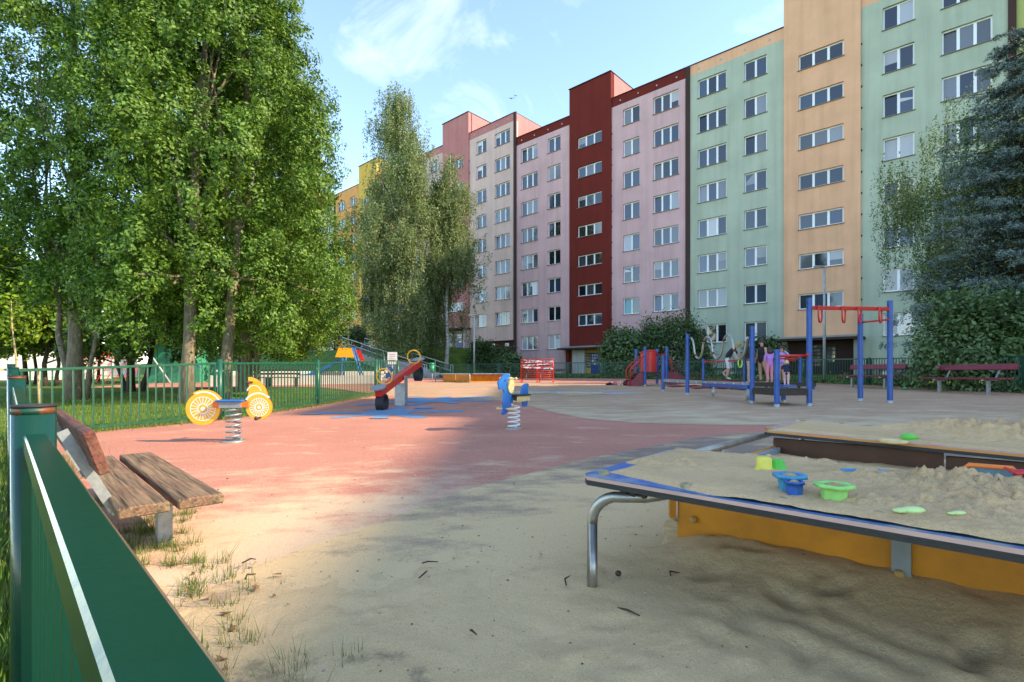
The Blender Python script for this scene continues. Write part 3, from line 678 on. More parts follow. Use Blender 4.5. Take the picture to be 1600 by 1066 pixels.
wl.prism(pts, 0.022, 0, 1)
wl.prism(arc(-0.345, 0.42, 0.235, 30, 125, 14)+arc(-0.345, 0.42, 0.198, 125, 30, 14), 0.02, 0, 1, org=(0, 0.0, 0))
wheel_pattern(wl, -0.36, 0.415, 0.205, -0.0125, 2, -1); wheel_pattern(wl, -0.36, 0.415, 0.205, 0.0125, 2, 1)
for yy in (-0.0125, 0.0125):
    pa = arc(-0.35, 0.42, 0.215, 18, 118, 14); pb_ = arc(-0.35, 0.42, 0.196, 118, 18, 14); wl.add([(q[0], yy, q[1]) for q in pa+pb_], [list(range(len(pa)+len(pb_)))], 2)
wl.build('rear_wheel_panel', [M['yellow'], M['orange'], M['white']], bike)
wr = MB(); cx, cz, r = 0.31, 0.43, 0.158
outl = [(0.16, 0.47), (0.165, 0.55), (0.185, 0.62), (0.19, 0.70), (0.18, 0.775), (0.178, 0.81), (0.215, 0.812), (0.27, 0.79), (0.33, 0.745), (0.385, 0.675), (0.41, 0.60), (0.415, 0.54)]+arc(cx, cz, r, 35, -215, 26)
wr.prism(outl[::-1], 0.022, 0, 1)
for yy in (-0.0125, 0.0125):
    wheel_pattern(wr, cx, cz, r, yy, 2, 1)
    pa = arc(cx-0.01, cz+0.01, r*1.12, 40, 150, 14); pb_ = arc(cx-0.01, cz+0.01, r*.99, 150, 40, 14); wr.add([(q[0], yy, q[1]) for q in pa+pb_], [list(range(len(pa)+len(pb_)))], 2)
    pa = arc(0.25, 0.62, 0.09, 10, 170, 12); pb_ = arc(0.25, 0.62, 0.08, 170, 10, 12); wr.add([(q[0], yy, q[1]) for q in pa+pb_], [list(range(len(pa)+len(pb_)))], 2)
wr.build('front_panel', [M['yellow'], M['orange'], M['white']], bike)
MB().box((-0.02, 0, 0.515), (0.33, 0.22, 0.025), bev=0.01).build('seat', M['blue_board'], bike)
MB().box((-0.01, 0.075, 0.465), (0.26, 0.02, 0.075)).box((-0.01, -0.075, 0.465), (0.26, 0.02, 0.075)).box((-0.01, 0, 0.44), (0.22, 0.12, 0.02)).build('seat_support', M['grey_pl'], bike)
MB().box((-0.17, 0, 0.47), (0.1, 0.13, 0.07)).box((0.15, 0, 0.47), (0.1, 0.13, 0.07)).build('connector', M['orange'], bike)
for (hx, hz) in ((0.225, 0.745), (0.325, 0.30)):
    MB().cyl((hx, -0.14, hz), (hx, 0.14, hz), 0.014).ball((hx, -0.145, hz), 0.026).ball((hx, 0.145, hz), 0.026).build('handle' if hz > .5 else 'foot_peg', M['brownball'], bike)

FRONT = [(235, 290), (240, 262), (262, 258), (285, 205), (315, 180), (345, 174), (375, 182), (385, 205), (372, 300), (372, 400), (405, 425), (415, 470), (418, 540), (412, 600), (385, 630), (362, 640), (352, 690), (325, 718), (295, 725), (283, 700), (290, 655), (300, 630), (292, 560), (298, 480), (305, 420), (300, 383), (262, 380), (245, 365)]
TAIL = [(532, 450), (540, 390), (560, 340), (590, 315), (620, 310), (640, 322), (640, 350), (628, 380), (628, 420), (638, 470), (634, 540), (622, 590), (620, 640), (600, 650), (560, 645), (552, 580), (540, 520)]
def dog(name, label, loc, rz, body, ear, seat, s=1.0, group=None):
    cv = lambda q: ((q[0]-440)*0.00205*s, (0.853-(570+0.1126*q[1]-583)/800*7.38-0.0)*s)
    root = thing(name, label, 'spring rider', loc, rz, group)
    MB().cyl((0, 0, -0.01), (0, 0, 0.012), 0.12*s, seg=20).build('base_plate', M['galv'], root)
    b = MB(); coil(b, 0.083*s, 0.015, 0.36*s, 5.6, 0.0115*s); b.build('spring', M['white'] if s == 1 else M['galv'], root)
    MB().prism([cv(q) for q in FRONT], 0.022*s).build('head_panel', body, root)
    MB().prism([cv(q) for q in TAIL], 0.022*s).build('tail_panel', body, root)
    el = [cv((385+40*math.cos(a), 330+112*math.sin(a))) for a in np.linspace(0, 2*math.pi, 20, endpoint=False)]
    for sd in (-1, 1): MB().prism(el[::-1] if True else el, 0.016*s, org=(0, sd*0.0215*s, 0)).build('ear', ear, root)
    for sd in (-1, 1):
        e = cv((318, 262)); MB().cyl((e[0], sd*0.0105*s, e[1]), (e[0], sd*0.0135*s, e[1]), 0.018*s, seg=10).build('eye', M['blue_dark'] if s == 1 else M['white'], root)
    c = cv((490, 520)); z0 = c[1]
    MB().box((0.1*s, 0.1*s, z0), (0.34*s, 0.018, 0.075*s), bev=0.004).box((0.1*s, -0.1*s, z0), (0.34*s, 0.018, 0.075*s), bev=0.004).box((0.1*s, 0, z0-.035*s), (0.2*s, 0.18*s, 0.02)).build('seat_support', ear, root)
    MB().box((0.1*s, 0, z0+0.05*s), (0.36*s, 0.26*s, 0.02), bev=0.008).build('seat', seat, root)
    for nm, q in (('handle', (365, 240)), ('foot_peg', (330, 648))):
        h = cv(q); MB().cyl((h[0], -0.13*s, h[1]), (h[0], 0.13*s, h[1]), 0.013*s).ball((h[0], -0.13*s, h[1]), 0.022*s).ball((h[0], 0.13*s, h[1]), 0.022*s).build(nm, M['cream_pl'], root)
    return root
dog('spring_rider', 'bright blue dog shaped spring rider with cream ears', g(803, 670), R(58), M['blue_board'], M['cream_pl'], M['black'])
p = g(600, 601); dog('spring_rider', 'dark blue dog shaped spring rider with orange seat near the litter bin', p, R(188), M['blue_dark'], M['white'], M['orange'], s=1.12)

# ------------------------------------------------------------------ seesaw
pv = g(627, 633); e0 = g(590, 642); e1 = Vector((2*pv.x-e0.x, 2*pv.y-e0.y, 0))
ax = (Vector((e1.x, e1.y, 0))-Vector((e0.x, e0.y, 0))); half = ax.length/2; ax.normalize()
ss = thing('seesaw', 'red seesaw with yellow ring handles and tyre bumpers, one end down', 'seesaw', pv, math.atan2(ax.y, ax.x))
tilt = math.asin(min(.9, 0.34/half)); cz = 0.66
MB().box((0, 0.115, 0.34), (0.22, 0.012, 0.70)).box((0, -0.115, 0.34), (0.22, 0.012, 0.70)).box((-0.104, 0, 0.25), (0.012, 0.22, 0.52)).box((0.104, 0, 0.25), (0.012, 0.22, 0.52)).build('post', M['galv'], ss)
MB().cyl((0, -0.13, cz), (0, 0.13, cz), 0.02).build('pivot', M['steel'], ss)
rot = Matrix.Rotation(-tilt, 4, 'Y').to_3x3(); TL = lambda x, y, z: Vector((0, 0, cz))+rot @ Vector((x, y, z))
MB().bar(TL(-half, 0, 0.02), TL(half, 0, 0.02), 0.15, 0.17, bev=0.012).build('beam', M['red'], ss)
for s_ in (-1, 1):
    x = s_*(half-0.02)
    st = MB(); pl_ = [(x+0.21*math.cos(a)*(1 if math.cos(a)*s_ > 0 else 1.25), 0.15*math.sin(a)) for a in np.linspace(0, 2*math.pi, 20, endpoint=False)]
    vs_ = [TL(q[0], q[1], 0.118) for q in pl_]+[TL(q[0], q[1], 0.140) for q in pl_]
    n_ = 20; st.add(vs_, [list(range(n_-1, -1, -1)), list(range(n_, 2*n_))]+[(i, (i+1) % n_, n_+(i+1) % n_, n_+i) for i in range(n_)]); st.build('seat', M['grey_pl'], ss)
    hx = s_*(half-0.42)
    rg = [TL(hx, 0.17*math.cos(a), 0.27+0.17*math.sin(a)) for a in np.linspace(0, 2*math.pi, 24, endpoint=False)]
    MB().tube(rg, 0.017, 8, closed=True).build('ring_handle', M['yellow'], ss)
    ty = MB(); xx = s_*(half-0.16); prof = []
    for i in range(24):
        a = 2*math.pi*i/24; prof.append((math.cos(a), math.sin(a)))
    for (r0, yo) in ((0.185, 0.08), (0.185, -0.08), (0.145, -0.08), (0.145, 0.08)):
        pass
    ring_v = []
    for (cx_, sz_) in prof:
        for (r0, yo) in ((0.19, 0.085), (0.19, -0.085), (0.155, -0.085), (0.155, 0.085)): ring_v.append(TL(xx+r0*cx_*0.95, yo, -0.065-0.19+0.02+r0*sz_))
    fs_ = []
    for i in range(24):
        j = (i+1) % 24
        for k_ in range(4): fs_.append((i*4+k_, i*4+(k_+1) % 4, j*4+(k_+1) % 4, j*4+k_))
    ty.add(ring_v, fs_, 0, False); ty.build('tyre_bumper', M['black'], ss)
# ------------------------------------------------------------------ climbing frames (right)
OCT = 0.056
def postat(parent, org, x, y, h, name='post', r=OCT, m='blue', foot=True):
    z = plane(x, y)
    b = MB(); b.tube([(x, y, z-0.08), (x, y, z+h)], r, 8)
    b.f[-1:]; o = b.build(name, M[m], parent, org)
    for f in o.data.polygons: f.use_smooth = False
    if foot: MB().tube([(x, y, z-0.05), (x, y, z+0.06)], r*1.05, 8).build('post_shoe', M['galv'], o, org)
    MB().ball((x-r, y-r*.3, z+h-0.1), 0.014, seg=6, rings=4).ball((x-r, y-r*.3, z+h-0.2), 0.014, seg=6, rings=4).build('bolt_cap', M['black'], o, org)
    return o
def zg(p, h=0): return Vector((p[0], p[1], plane(p[0], p[1])+h))
# --- slide tower with stairs
B_ = (5.30, 20.4); D_ = (6.15, 20.35); A_ = (5.16, 21.3); C_ = (6.02, 21.25)
org = zg(B_)
st = thing('slide_tower', 'small play tower with red slide barrel, blue posts and maroon steps', 'play tower', org)
for q in (A_, B_, C_, D_): postat(st, org, q[0], q[1], 1.57 if q in (B_, D_) else 1.5, r=0.058)
zp = org.z+0.55
for k_ in range(6):
    y = 20.42+k_*0.15; MB().box((5.66, y, zp), (0.86, 0.14, 0.035)).build('deck_plank', M['wood_dark'], st, org)
[MB().box((5.66, yq, zp-0.07), (0.8, 0.05, 0.1)).build('deck_frame', M['wood_dark'], st, org) for yq in (20.4, 21.2)]
# red barrel panel
br = MB(); n_ = 14
for i in range(n_):
    a0 = math.pi*(1.02+0.96*i/n_); a1 = math.pi*(1.02+0.96*(i+1)/n_)
    f = lambda a, z: (5.62+0.33*math.cos(a), 21.15+0.42*math.sin(a), z)
    zt0 = zp+0.78+0.1*math.sin(math.pi*(i/n_)); zt1 = zp+0.78+0.1*math.sin(math.pi*((i+1)/n_))
    br.quad(f(a0, zp+.02), f(a1, zp+.02), f(a1, zt1), f(a0, zt0)); 
br.tube([(5.62+0.335*math.cos(math.pi*(1.02+.96*i/n_)), 21.15+0.425*math.sin(math.pi*(1.02+.96*i/n_)), zp+0.78+0.1*math.sin(math.pi*i/n_)) for i in range(n_+1)], 0.03, 6)
br.build('barrel_panel', M['red_pl'], st, org)
MB().cyl((5.95, 21.2, zp+0.72), (6.12, 20.38, zp+0.72), 0.022).build('rail', M['red'], st, org)
# stairs going left, with maroon cheeks and red rails
for yy in (20.44, 21.2):
    pl_ = [(5.28, zp+0.02), (5.28, zp-0.5), (4.98, org.z+0.0), (4.62, org.z), (4.58, org.z+0.1), (4.64, org.z+0.2), (4.80, org.z+0.24), (4.92, org.z+0.33), (5.02, org.z+0.48), (5.14, zp+0.0)]
    ck = MB(); ck.prism(pl_, 0.03, org=(0, yy, 0)); ck.build('stair_cheek', M['maroon'], st, org)
    MB().tube([(4.72, yy-.03, org.z+0.02), (4.72, yy-.03, org.z+0.66), (4.76, yy-.03, org.z+0.74), (5.28, yy-.03, zp+0.68)], 0.021, 8).tube([(4.74, yy-.03, org.z+0.5), (5.28, yy-.03, zp+0.46)], 0.016, 6).build('handrail', M['red'], st, org)
for k_ in range(4): MB().box((4.72+k_*0.15, 20.82, org.z+0.10+k_*0.13), (0.17, 0.74, 0.035)).build('step', M['wood_dark'], st, org)
# climbing side right with cheeks and ropes
for yy in (20.42, 21.2):
    pl_ = [(6.18, zp+0.02), (6.18, zp-0.45), (6.5, org.z+0.08), (7.3, org.z+0.10), (7.3, org.z+0.18), (7.05, org.z+0.2), (6.82, org.z+0.32), (6.62, org.z+0.48), (6.40, zp+0.02)]
    MB().prism(pl_[::-1], 0.03, org=(0, yy, 0)).build('ramp_cheek', M['maroon'], st, org)
    MB().tube([(6.2, yy, zp+0.60), (6.36, yy, zp+0.42), (6.38, yy, zp+0.0)], 0.02, 8).build('handrail', M['red'], st, org)
# --- balance course: short post, beam, wave tube, platform, monkey bars
E_ = (4.87, 16.5); F_ = (5.0, 14.6); H_ = (5.36, 11.43); I_ = (5.38, 10.4); J_ = (6.12, 10.54); K_ = (6.12, 11.55)
G_ = (6.95, 18.6); L_ = (7.85, 17.3); N_ = (9.9, 17.6); MB1 = (7.96, 11.7); MB2 = (8.12, 11.0)
org = zg(H_)
cf = thing('climbing_course', 'blue post climbing course with wave tube, balance beams and red monkey bars', 'climbing frame', org)
for q, h in ((E_, 1.16), (F_, 1.74), (H_, 1.72), (I_, 1.17), (J_, 2.22), (K_, 0.36), (G_, 1.05), (L_, 1.0), (N_, 1.08), (MB1, 1.98), (MB2, 2.2)): postat(cf, org, q[0], q[1], h)
# wave tube between F and H
wv = []; Fv = Vector((F_[0]+.06, F_[1]-.05, at(0, 530, F_[1]).z)); Hv = Vector((H_[0]-.05, H_[1]+.05, at(0, 523, H_[1]).z))
for i in range(73):
    f = i/72; ph = f*2.88*2*math.pi
    yy = Fv.y+(Hv.y-Fv.y)*f; xx = Fv.x+(Hv.x-Fv.x)*f
    zmid = Fv.z+(Hv.z-Fv.z)*f-0.26
    wv.append(Vector((xx, yy, zmid+0.29*math.cos(ph))) + Vector((0, -0.055*math.sin(2*ph), 0)))
wt = MB().tube(wv, 0.027, 8).build('wave_tube', M['steel'], cf, org)
for f in (0.13, .30, .47, .64, .8): 
    i = int(f*72); MB().tube([wv[i], wv[i+1]], 0.030, 8).build('joint_sleeve', M['rust'], wt, org)
# beams
zb = 0.33
def beam(a, b_, m, nm, wd=.14, ht=.09, legs=()):
    o = MB().bar(a, b_, wd, ht, bev=.008).build(nm, M[m], cf, org)
    for q in legs: MB().tube([(q[0], q[1], plane(*q[:2])-.05), (q[0], q[1], a.z+(b_.z-a.z)*.5)], 0.04, 8).build('beam_leg', M['galv'], cf, org)
    return o
beam(at(1100, 601, 14.2), at(1172, 605, 11.5), 'blue', 'balance_beam', legs=(g(1114, 619.6), g(1168, 626)))
bm1 = beam(at(1037, 594.5, 16.5), at(1103, 598, 15.3), 'grey_pl', 'balance_beam', wd=.1, ht=.1)
bm2 = beam(at(1103, 598, 15.3), at(1176, 600.5, 14.2), 'grey_pl', 'balance_beam', wd=.1, ht=.1)
for k_ in range(9):
    q = at(1045+k_*14.5, 597+k_*0.5, 16.3-k_*.26); MB().ball(q+Vector((-.03, -.05, .02)), 0.022, seg=8, rings=4).build('bolt_cap', M['cream_pl'], bm1, org)
# rope net close to the ground between E and G
rn = MB()
for k_ in range(4):
    a = at(1040, 600+k_*.9, 17.0+k_*.3); c = at(1170, 602+k_*.9, 14.6+k_*.3)
    rn.tube([a.lerp(c, f)+Vector((0, 0, 0.03*math.sin(f*20+k_)-0.06*math.sin(math.pi*f))) for f in np.linspace(0, 1, 26)], 0.016, 6)
rn.build('rope_net', M['maroon'], cf, org)
# rope rails slide tower -> G
rp_ = MB()
for dz in (0.0, 0.27):
    a = Vector((6.2, 20.4, at(0, 557+0, 20.4).z+0.02-dz)); c = zg(G_, 0.52-dz*0.55)
    rp_.tube([a.lerp(c, f)-Vector((0, 0, 0.28*math.sin(math.pi*f))) for f in np.linspace(0, 1, 18)], 0.014, 6)
rp_.build('rope', M['maroon'], cf, org)
# red rails
def rail(a, b_, r=0.026):
    o = MB().cyl(a, b_, r).build('red_rail', M['red'], cf, org)
    for q in (a, b_): MB().ball(q, r*1.9, seg=8, rings=5).build('rail_end', M['red'], o, org)
gz = at(0, 566, G_[1]).z; rail(Vector((G_[0]+.06, G_[1]-.03, gz)), Vector((8.05, 17.25, gz+.05)))
rail(Vector((8.05, 17.25, gz+.05)), Vector((9.3, 16.9, gz+.02)))
rail(at(1214, 556.5, I_[1]), at(1262, 555.5, J_[1])); rail(at(1218, 560.5, 14.9), at(1249, 560, 17.5), 0.022)
# platforms
zt = 0.55
pf = thing  # (platform planks are parts of the course)
for k_ in range(7):
    f0, f1 = (k_+0.04)/7, (k_+0.96)/7
    a = Vector((H_[0]+(K_[0]-H_[0])*f0, H_[1]+(K_[1]-H_[1])*f0, zt)); b2 = Vector((H_[0]+(K_[0]-H_[0])*f1, H_[1]+(K_[1]-H_[1])*f1, zt))
    c = Vector((I_[0]+(J_[0]-I_[0])*f1, I_[1]+(J_[1]-I_[1])*f1, zt)); d = Vector((I_[0]+(J_[0]-I_[0])*f0, I_[1]+(J_[1]-I_[1])*f0, zt))
    dn = Vector((0, 0, -0.03)); pk = MB(); pk.add([a, b2, c, d, a+dn, b2+dn, c+dn, d+dn], [(0, 3, 2, 1), (4, 5, 6, 7), (0, 1, 5, 4), (1, 2, 6, 5), (2, 3, 7, 6), (3, 0, 4, 7)]); pk.build('deck_plank', M['wood_dark'], cf, org)
for (a, b2) in ((H_, I_), (I_, J_), (J_, K_), (K_, H_)): MB().bar((a[0], a[1], zt-.085), (b2[0], b2[1], zt-.085), 0.05, 0.11).build('deck_frame', M['wood_dark'], cf, org)
def deck(cx, cy, z, wx, wy, n=6, m='wood_dark'):
    for k_ in range(n): MB().box((cx, cy-wy/2+(k_+.5)*wy/n, z-.015), (wx, wy/n*.9, .03)).build('deck_plank', M[m], cf, org)
    zz = plane(cx, cy); [MB().box((cx, cy+s2*(wy/2-.03), z-.08), (wx, .05, .1)).build('deck_frame', M[m], cf, org) for s2 in (-1, 1)]
    for sx_ in (-1, 1):
        for sy_ in (-1, 1): MB().tube([(cx+sx_*(wx/2-.06), cy+sy_*(wy/2-.06), zz-.05), (cx+sx_*(wx/2-.06), cy+sy_*(wy/2-.06), z-.03)], .045, 8).build('deck_leg', M['blue'], cf, org)
deck(8.0, 16.9, 0.56, 1.3, 0.9); deck(9.35, 17.1, 0.56, 1.05, 0.95); deck(7.35, 18.0, 0.63, 1.1, 0.8, m='maroon')
MB().box(at(1227, 603, 14.0), (0.32, 0.5, 0.06)).box(at(1227, 603, 14.0)-Vector((0, 0, .15)), (0.1, 0.1, 0.3)).build('step', M['blue'], cf, org)
# monkey bars with D rings
ra = at(1266, 481, J_[1]); rb = at(1391, 483, MB2[1])
MB().bar(ra, rb, 0.06, 0.075, bev=.006).build('top_rail', M['red'], cf, org)
for px in (1281, 1317, 1342, 1375):
    f = (px-1266)/(1391-1266); c = ra.lerp(rb, f); d = Vector((0.62, 0.60, 0)).normalized()
    w2, dp = 0.125, 0.30
    pts = [c+d*(-w2)+Vector((0, 0, 0.0)), c+d*(-w2)-Vector((0, 0, dp*.55))]
    pts += [c+d*(-w2*math.cos(a))-Vector((0, 0, dp*.55+dp*.45*math.sin(a))) for a in np.linspace(0.2, math.pi-.2, 9)]
    pts += [c+d*w2-Vector((0, 0, dp*.55)), c+d*w2]+[c+d*(w2*math.cos(a))+Vector((0, 0, .035*math.sin(a))) for a in np.linspace(0.4, math.pi-.4, 5)]
    MB().tube(pts, 0.017, 7, closed=True).build('grip_ring', M['red'], cf, org)
rail(at(1345, 504, MB1[1]), at(1388, 499.5, MB2[1]), 0.02)

# ------------------------------------------------------------------ sandpit with sand tables
ZT = 0.46
def loc2(a1, a2, z=0.0): p = BO+E1*a1+E2*a2; return Vector((p.x, p.y, z))
sp0 = loc2(1.5, 1.55); sp0.z = plane(sp0.x, sp0.y)
pit = thing('sandpit', 'wooden sandpit with ochre walls and two wide blue table boards', 'sandpit', sp0)
M['pink_edge'] = mat('pink_layer', (0.60, 0.36, 0.30), 0.5, var=.1); M['orange_edge'] = mat('orange_layer', (0.62, 0.24, 0.05), 0.5, var=.12, vscale=4)
M['ply'] = mat('black_plywood_edge', (0.03, 0.027, 0.024), 0.7, var=.5, vscale=30, stretch=(1, 1, 12))
M['board_blue'] = mat('scuffed_blue_board', (0.02, 0.12, 0.33), 0.5, color2=(0.34, 0.36, 0.34), vscale=7, c2pos=(.45, .75))
M['board_pink'] = mat('scuffed_pink_board', (0.50, 0.22, 0.22), 0.5, color2=(0.5, 0.38, 0.26), vscale=7)
LEN = 3.2
M['wall_shade'] = mat('overhang_shaded_panel', (0.10, 0.035, 0.012), 0.5, var=.25, vscale=6)  # far wall colour darkened to paint in the shade under the board overhang
def board(a2, z0, z1, d0, mats_, nm):
    """table board from a1=0..LEN, a2..a2+0.89; z0 left end, z1 at a1=1.45; corner slightly skewed like the photo"""
    lay = ((0.0, -0.006, 0), (-0.006, -0.0195, 1), (-0.0195, -0.04, 2))
    root = None
    for (t_, b_, mi) in lay:
        pts = []
        for (a, e) in ((0.03, a2), (LEN, a2), (LEN, a2+d0), (-0.02, a2+d0), (-.045, a2+d0-.03), (0.0, a2+0.03)):
            zz = z0+(z1-z0)*a/1.45; pts.append(loc2(a, e, zz))
        n_ = len(pts); b = MB(); up = [p_+Vector((0, 0, t_)) for p_ in pts]; dn = [p_+Vector((0, 0, b_+0.0003)) for p_ in pts]
        b.add(up+dn, [list(range(n_)), list(range(2*n_-1, n_-1, -1))]+[(i, n_+i, n_+(i+1) % n_, (i+1) % n_) for i in range(n_)])
        o = b.build(nm if root is None else 'edge_layer', mats_[mi], pit if root is None else root, sp0)
        root = root or o
    return root
b1 = board(0.0, ZT, ZT, 0.90, (M['board_blue'], M['pink_edge'], M['ply']), 'table_board')
b2_ = board(2.26, ZT, 0.425, 0.90, (M['board_pink'], M['orange_edge'], M['ply']), 'table_board')
# corner leg: bent steel tube under each board
def bent_leg(a1, a2, z, sgn=1):
    base = loc2(a1, a2); zb_ = plane(base.x, base.y)
    pts = [loc2(a1, a2, zb_-.05), loc2(a1, a2, z-0.16)]
    for a in np.linspace(0, math.pi/2, 8): pts.append(loc2(a1+0.12*(1-math.cos(a)), a2+.02*(1-math.cos(a))*sgn, z-0.16+0.12*math.sin(a)))
    pts.append(loc2(a1+0.2, a2+.06*sgn, z-0.035)); pts.append(loc2(a1+0.34, a2+.4*sgn, z-0.03)); return pts
MB().tube(bent_leg(0.03, 0.035, ZT-.038), 0.0215, 14).build('bent_leg', M['steel'], pit, sp0)
MB().tube(bent_leg(0.03, 3.10, ZT-.038, -1), 0.0215, 12).build('bent_leg', M['steel'], pit, sp0)
tb = MB(); tb.tube([loc2(-0.06, 0.55, ZT-.064), loc2(-0.06, 2.62, ZT-.064)], 0.024, 12); tb.build('side_tube', M['steel'], pit, sp0)
MB().cyl(loc2(-0.06, 1.62, -.05), loc2(-0.06, 1.62, ZT-.07), 0.017).build('tube_post', M['steel'], pit, sp0)
# ochre walls
def wall(a, b_, zlo, zhi, nm='wall_panel', th=.03, m='ocher'): MB().bar(loc2(*a, (zlo+zhi)/2), loc2(*b_, (zlo+zhi)/2), th, zhi-zlo, bev=.003).build(nm, M[m], pit, sp0)
wall((0.04, 0.80), (0.955, 0.80), -0.1, ZT-.042); wall((0.965, 0.80), (2.4, 0.80), -0.1, ZT-.042); wall((2.41, 0.8), (LEN, .8), -.1, ZT-.042)
wall((0.045, 2.35), (1.0, 2.35), -0.1, ZT-.065, m='wall_shade'); wall((1.01, 2.35), (LEN, 2.35), -0.1, ZT-.09, m='wall_shade')
wall((0.05, 0.82), (0.05, 2.34), -0.1, 0.335); wall((0.085, 0.82), (0.085, 2.3), 0.27, 0.335, 'grey_batten', .035, 'grey_pl')
wall((LEN, .82), (LEN, 2.34), -.1, .335)
MB().bar(loc2(0.02, 0.77, 0.13), loc2(0.02, 0.77, ZT-.042), .03, .03).build('corner_post', M['ocher'], pit, sp0)
MB().box(loc2(0.96, 0.765, 0.19), (0.06, 0.03, 0.45), rot=Matrix.Rotation(math.atan2(E1.y, E1.x), 3, 'Z')).build('grey_strut', M['grey_pl'], pit, sp0)
MB().box(loc2(2.4, 0.765, 0.19), (0.06, 0.03, 0.45), rot=Matrix.Rotation(math.atan2(E1.y, E1.x), 3, 'Z')).build('grey_strut', M['grey_pl'], pit, sp0)
M['cap'] = mat('ochre_cap', (0.42, 0.25, 0.08), 0.6, var=.3, vscale=40)
for q in (loc2(0.13, 0.77, 0.14), loc2(0.955, 0.738, 0.10)): MB().ball(q, 0.017, seg=12, rings=8).build('bolt_cap', M['cap'], pit, sp0)
for k_ in range(3): MB().ball(loc2(0.115, 1.45+k_*.27, 0.305), 0.021, seg=12, rings=8).build('bolt_cap', M['cream_pl'], pit, sp0)
for k_ in range(3): MB().ball(loc2(0.16+k_*.045, 0.06, ZT-.055), 0.014, seg=8, rings=5).build('bolt_cap', M['wood_dark'], pit, sp0)
M['capsand'] = mat('sandy_cap', (0.33, 0.25, 0.14), 0.85, var=.35, vscale=60, bump=.4)
caps = [(0.075, 0.055, 0), (0.42, 0.05, 0), (0.735, 0.055, 0), (0.98, .06, 0), (1.32, .05, 0), (0.02, 0.85, 0), (0.42, 0.86, 0), (0.8, .85, 0), (0.03, 2.31, 1), (0.06, 3.09, 1), (0.33, 3.1, 1), (0.62, 3.1, 1)]
for (a, e, bi) in caps:
    zz = ZT+(0.425-ZT)*a/1.45*bi; q = loc2(a, e, zz-0.004)
    MB().lathe([(0.0215, 0), (0.0215, 0.012), (0.018, 0.02), (0.008, 0.024), (0.0, 0.0245)], q, 14).build('bolt_cap', M['capsand'], b2_ if bi else b1, sp0)
# sand lying on the boards and inside the pit
def sandfield(name, label, a0, a1, e0, e1, hf, step, m):
    u_ = np.arange(a0, a1, step); v_ = np.arange(e0, e1+step*.5, step); U, V = np.meshgrid(u_, v_); Hs, base = hf(U, V)
    Xw = BO.x+E1.x*U+E2.x*V; Yw = BO.y+E1.y*U+E2.y*V
    nx, ny = len(u_), len(v_); ii, jj = np.meshgrid(np.arange(nx-1), np.arange(ny-1)); k = (jj*nx+ii).ravel()
    kp = (np.maximum.reduce([Hs[:-1, :-1], Hs[1:, :-1], Hs[:-1, 1:], Hs[1:, 1:]]) > -0.002).ravel(); k = k[kp]
    o = obj(name, npmesh(name, np.stack([Xw, Yw, base+Hs], -1).reshape(-1, 3), np.stack([k, k+1, k+nx+1, k+nx], -1), m, smooth_=True)); tag(o, label, 'sand', kind='stuff'); return o
def lumps(U, V, seed, s=18):
    n = fbm(U*s, V*s, 4, seed); return np.sqrt(np.clip(n-0.47, 0, 1))*.36
def edge(U, V, e0, e1, wl, wr_): return np.clip(np.minimum((V-e0)/wl, (e1-V)/wr_), 0, 1)
def h1(U, V):
    ew = -0.03+0.14*np.clip(1-U/0.62, 0, 1)+0.035*(fbm(U*6, V*6, 3, 4)-.2)
    f = np.clip((V-ew)/0.04, -1, 1)*np.clip((0.885-V)/0.03, -1, 1)
    f = np.minimum(f, np.clip((U-0.05+0.09*(V>.35)+.06*(fbm(U*8, V*8, 3, 31)-.5))/0.06, -1, 1))
    h = 0.007+0.010*fbm(U*5, V*5, 4, 6)
    pile = lambda a, e, w1, w2, H: H*np.exp(-((U-a)/w1)**2-((V-e)/w2)**2)
    lump = pile(0.20, 0.42, .13, .10, .8)+pile(1.02, 0.60, .20, .12, 1.5)+pile(1.20, 0.42, .22, .14, 1.2)+pile(1.05, .2, .2, .1, .7)+pile(1.75, .5, .5, .3, 1.3)+pile(.62, .8, .3, .08, .5)+pile(1.4, .7, .25, .12, .9)+0.16
    h = h+lump*(0.06*lumps(U, V, 11, 13)+0.07*lumps(U, V, 17, 26)+.07*lumps(U, V, 19, 48)) + 0.018*np.minimum(lump, 1.5)
    return np.where(f > 0, h*f, -0.01), ZT
def h2(U, V):
    Vv = V-2.26
    f = np.clip((Vv-0.035)/0.03, -1, 1)*np.clip((0.84-0.0-Vv+.5*np.clip(U-.75, 0, .2))/0.04, -1, 1)*np.clip((U-.04)/.05, -1, 1)
    pile = lambda a, e, w1, w2, H: H*np.exp(-((U-a)/w1)**2-((Vv-e)/w2)**2)
    lump = pile(1.1, 0.5, .28, .22, 1.3)+pile(1.5, .5, .35, .25, 1.5)+pile(1.9, .5, .4, .3, 1.3)+pile(.75, .62, .2, .15, .6)+.12
    h = 0.008+0.01*fbm(U*5, V*5, 4, 16)+lump*(0.06*lumps(U, V, 41, 8)+0.085*lumps(U, V, 47, 20)+.075*lumps(U, V, 49, 40))+0.05*np.minimum(lump, 1.4)**1.5
    return np.where(f > 0, h*f, -0.01), ZT+(0.425-ZT)*U/1.45
def h3(U, V):
    return 0.05*fbm(U*2.2, V*2.2, 5, 61)+0.05*np.exp(-((V-2.2)/.3)**2)*fbm(U*5, V*5, 4, 63)+0.02*lumps(U, V, 71, 14), 0.245+0*U
sandfield('table_sand', 'rumpled sand lying on the blue edged table board', 0.0, 2.6, 0.0, 0.9, h1, 0.0075, M['sand2'])
sandfield('table_sand', 'heaped sand lying on the pink table board', 0.0, 2.8, 2.26, 3.14, h2, 0.0095, M['sand2'])
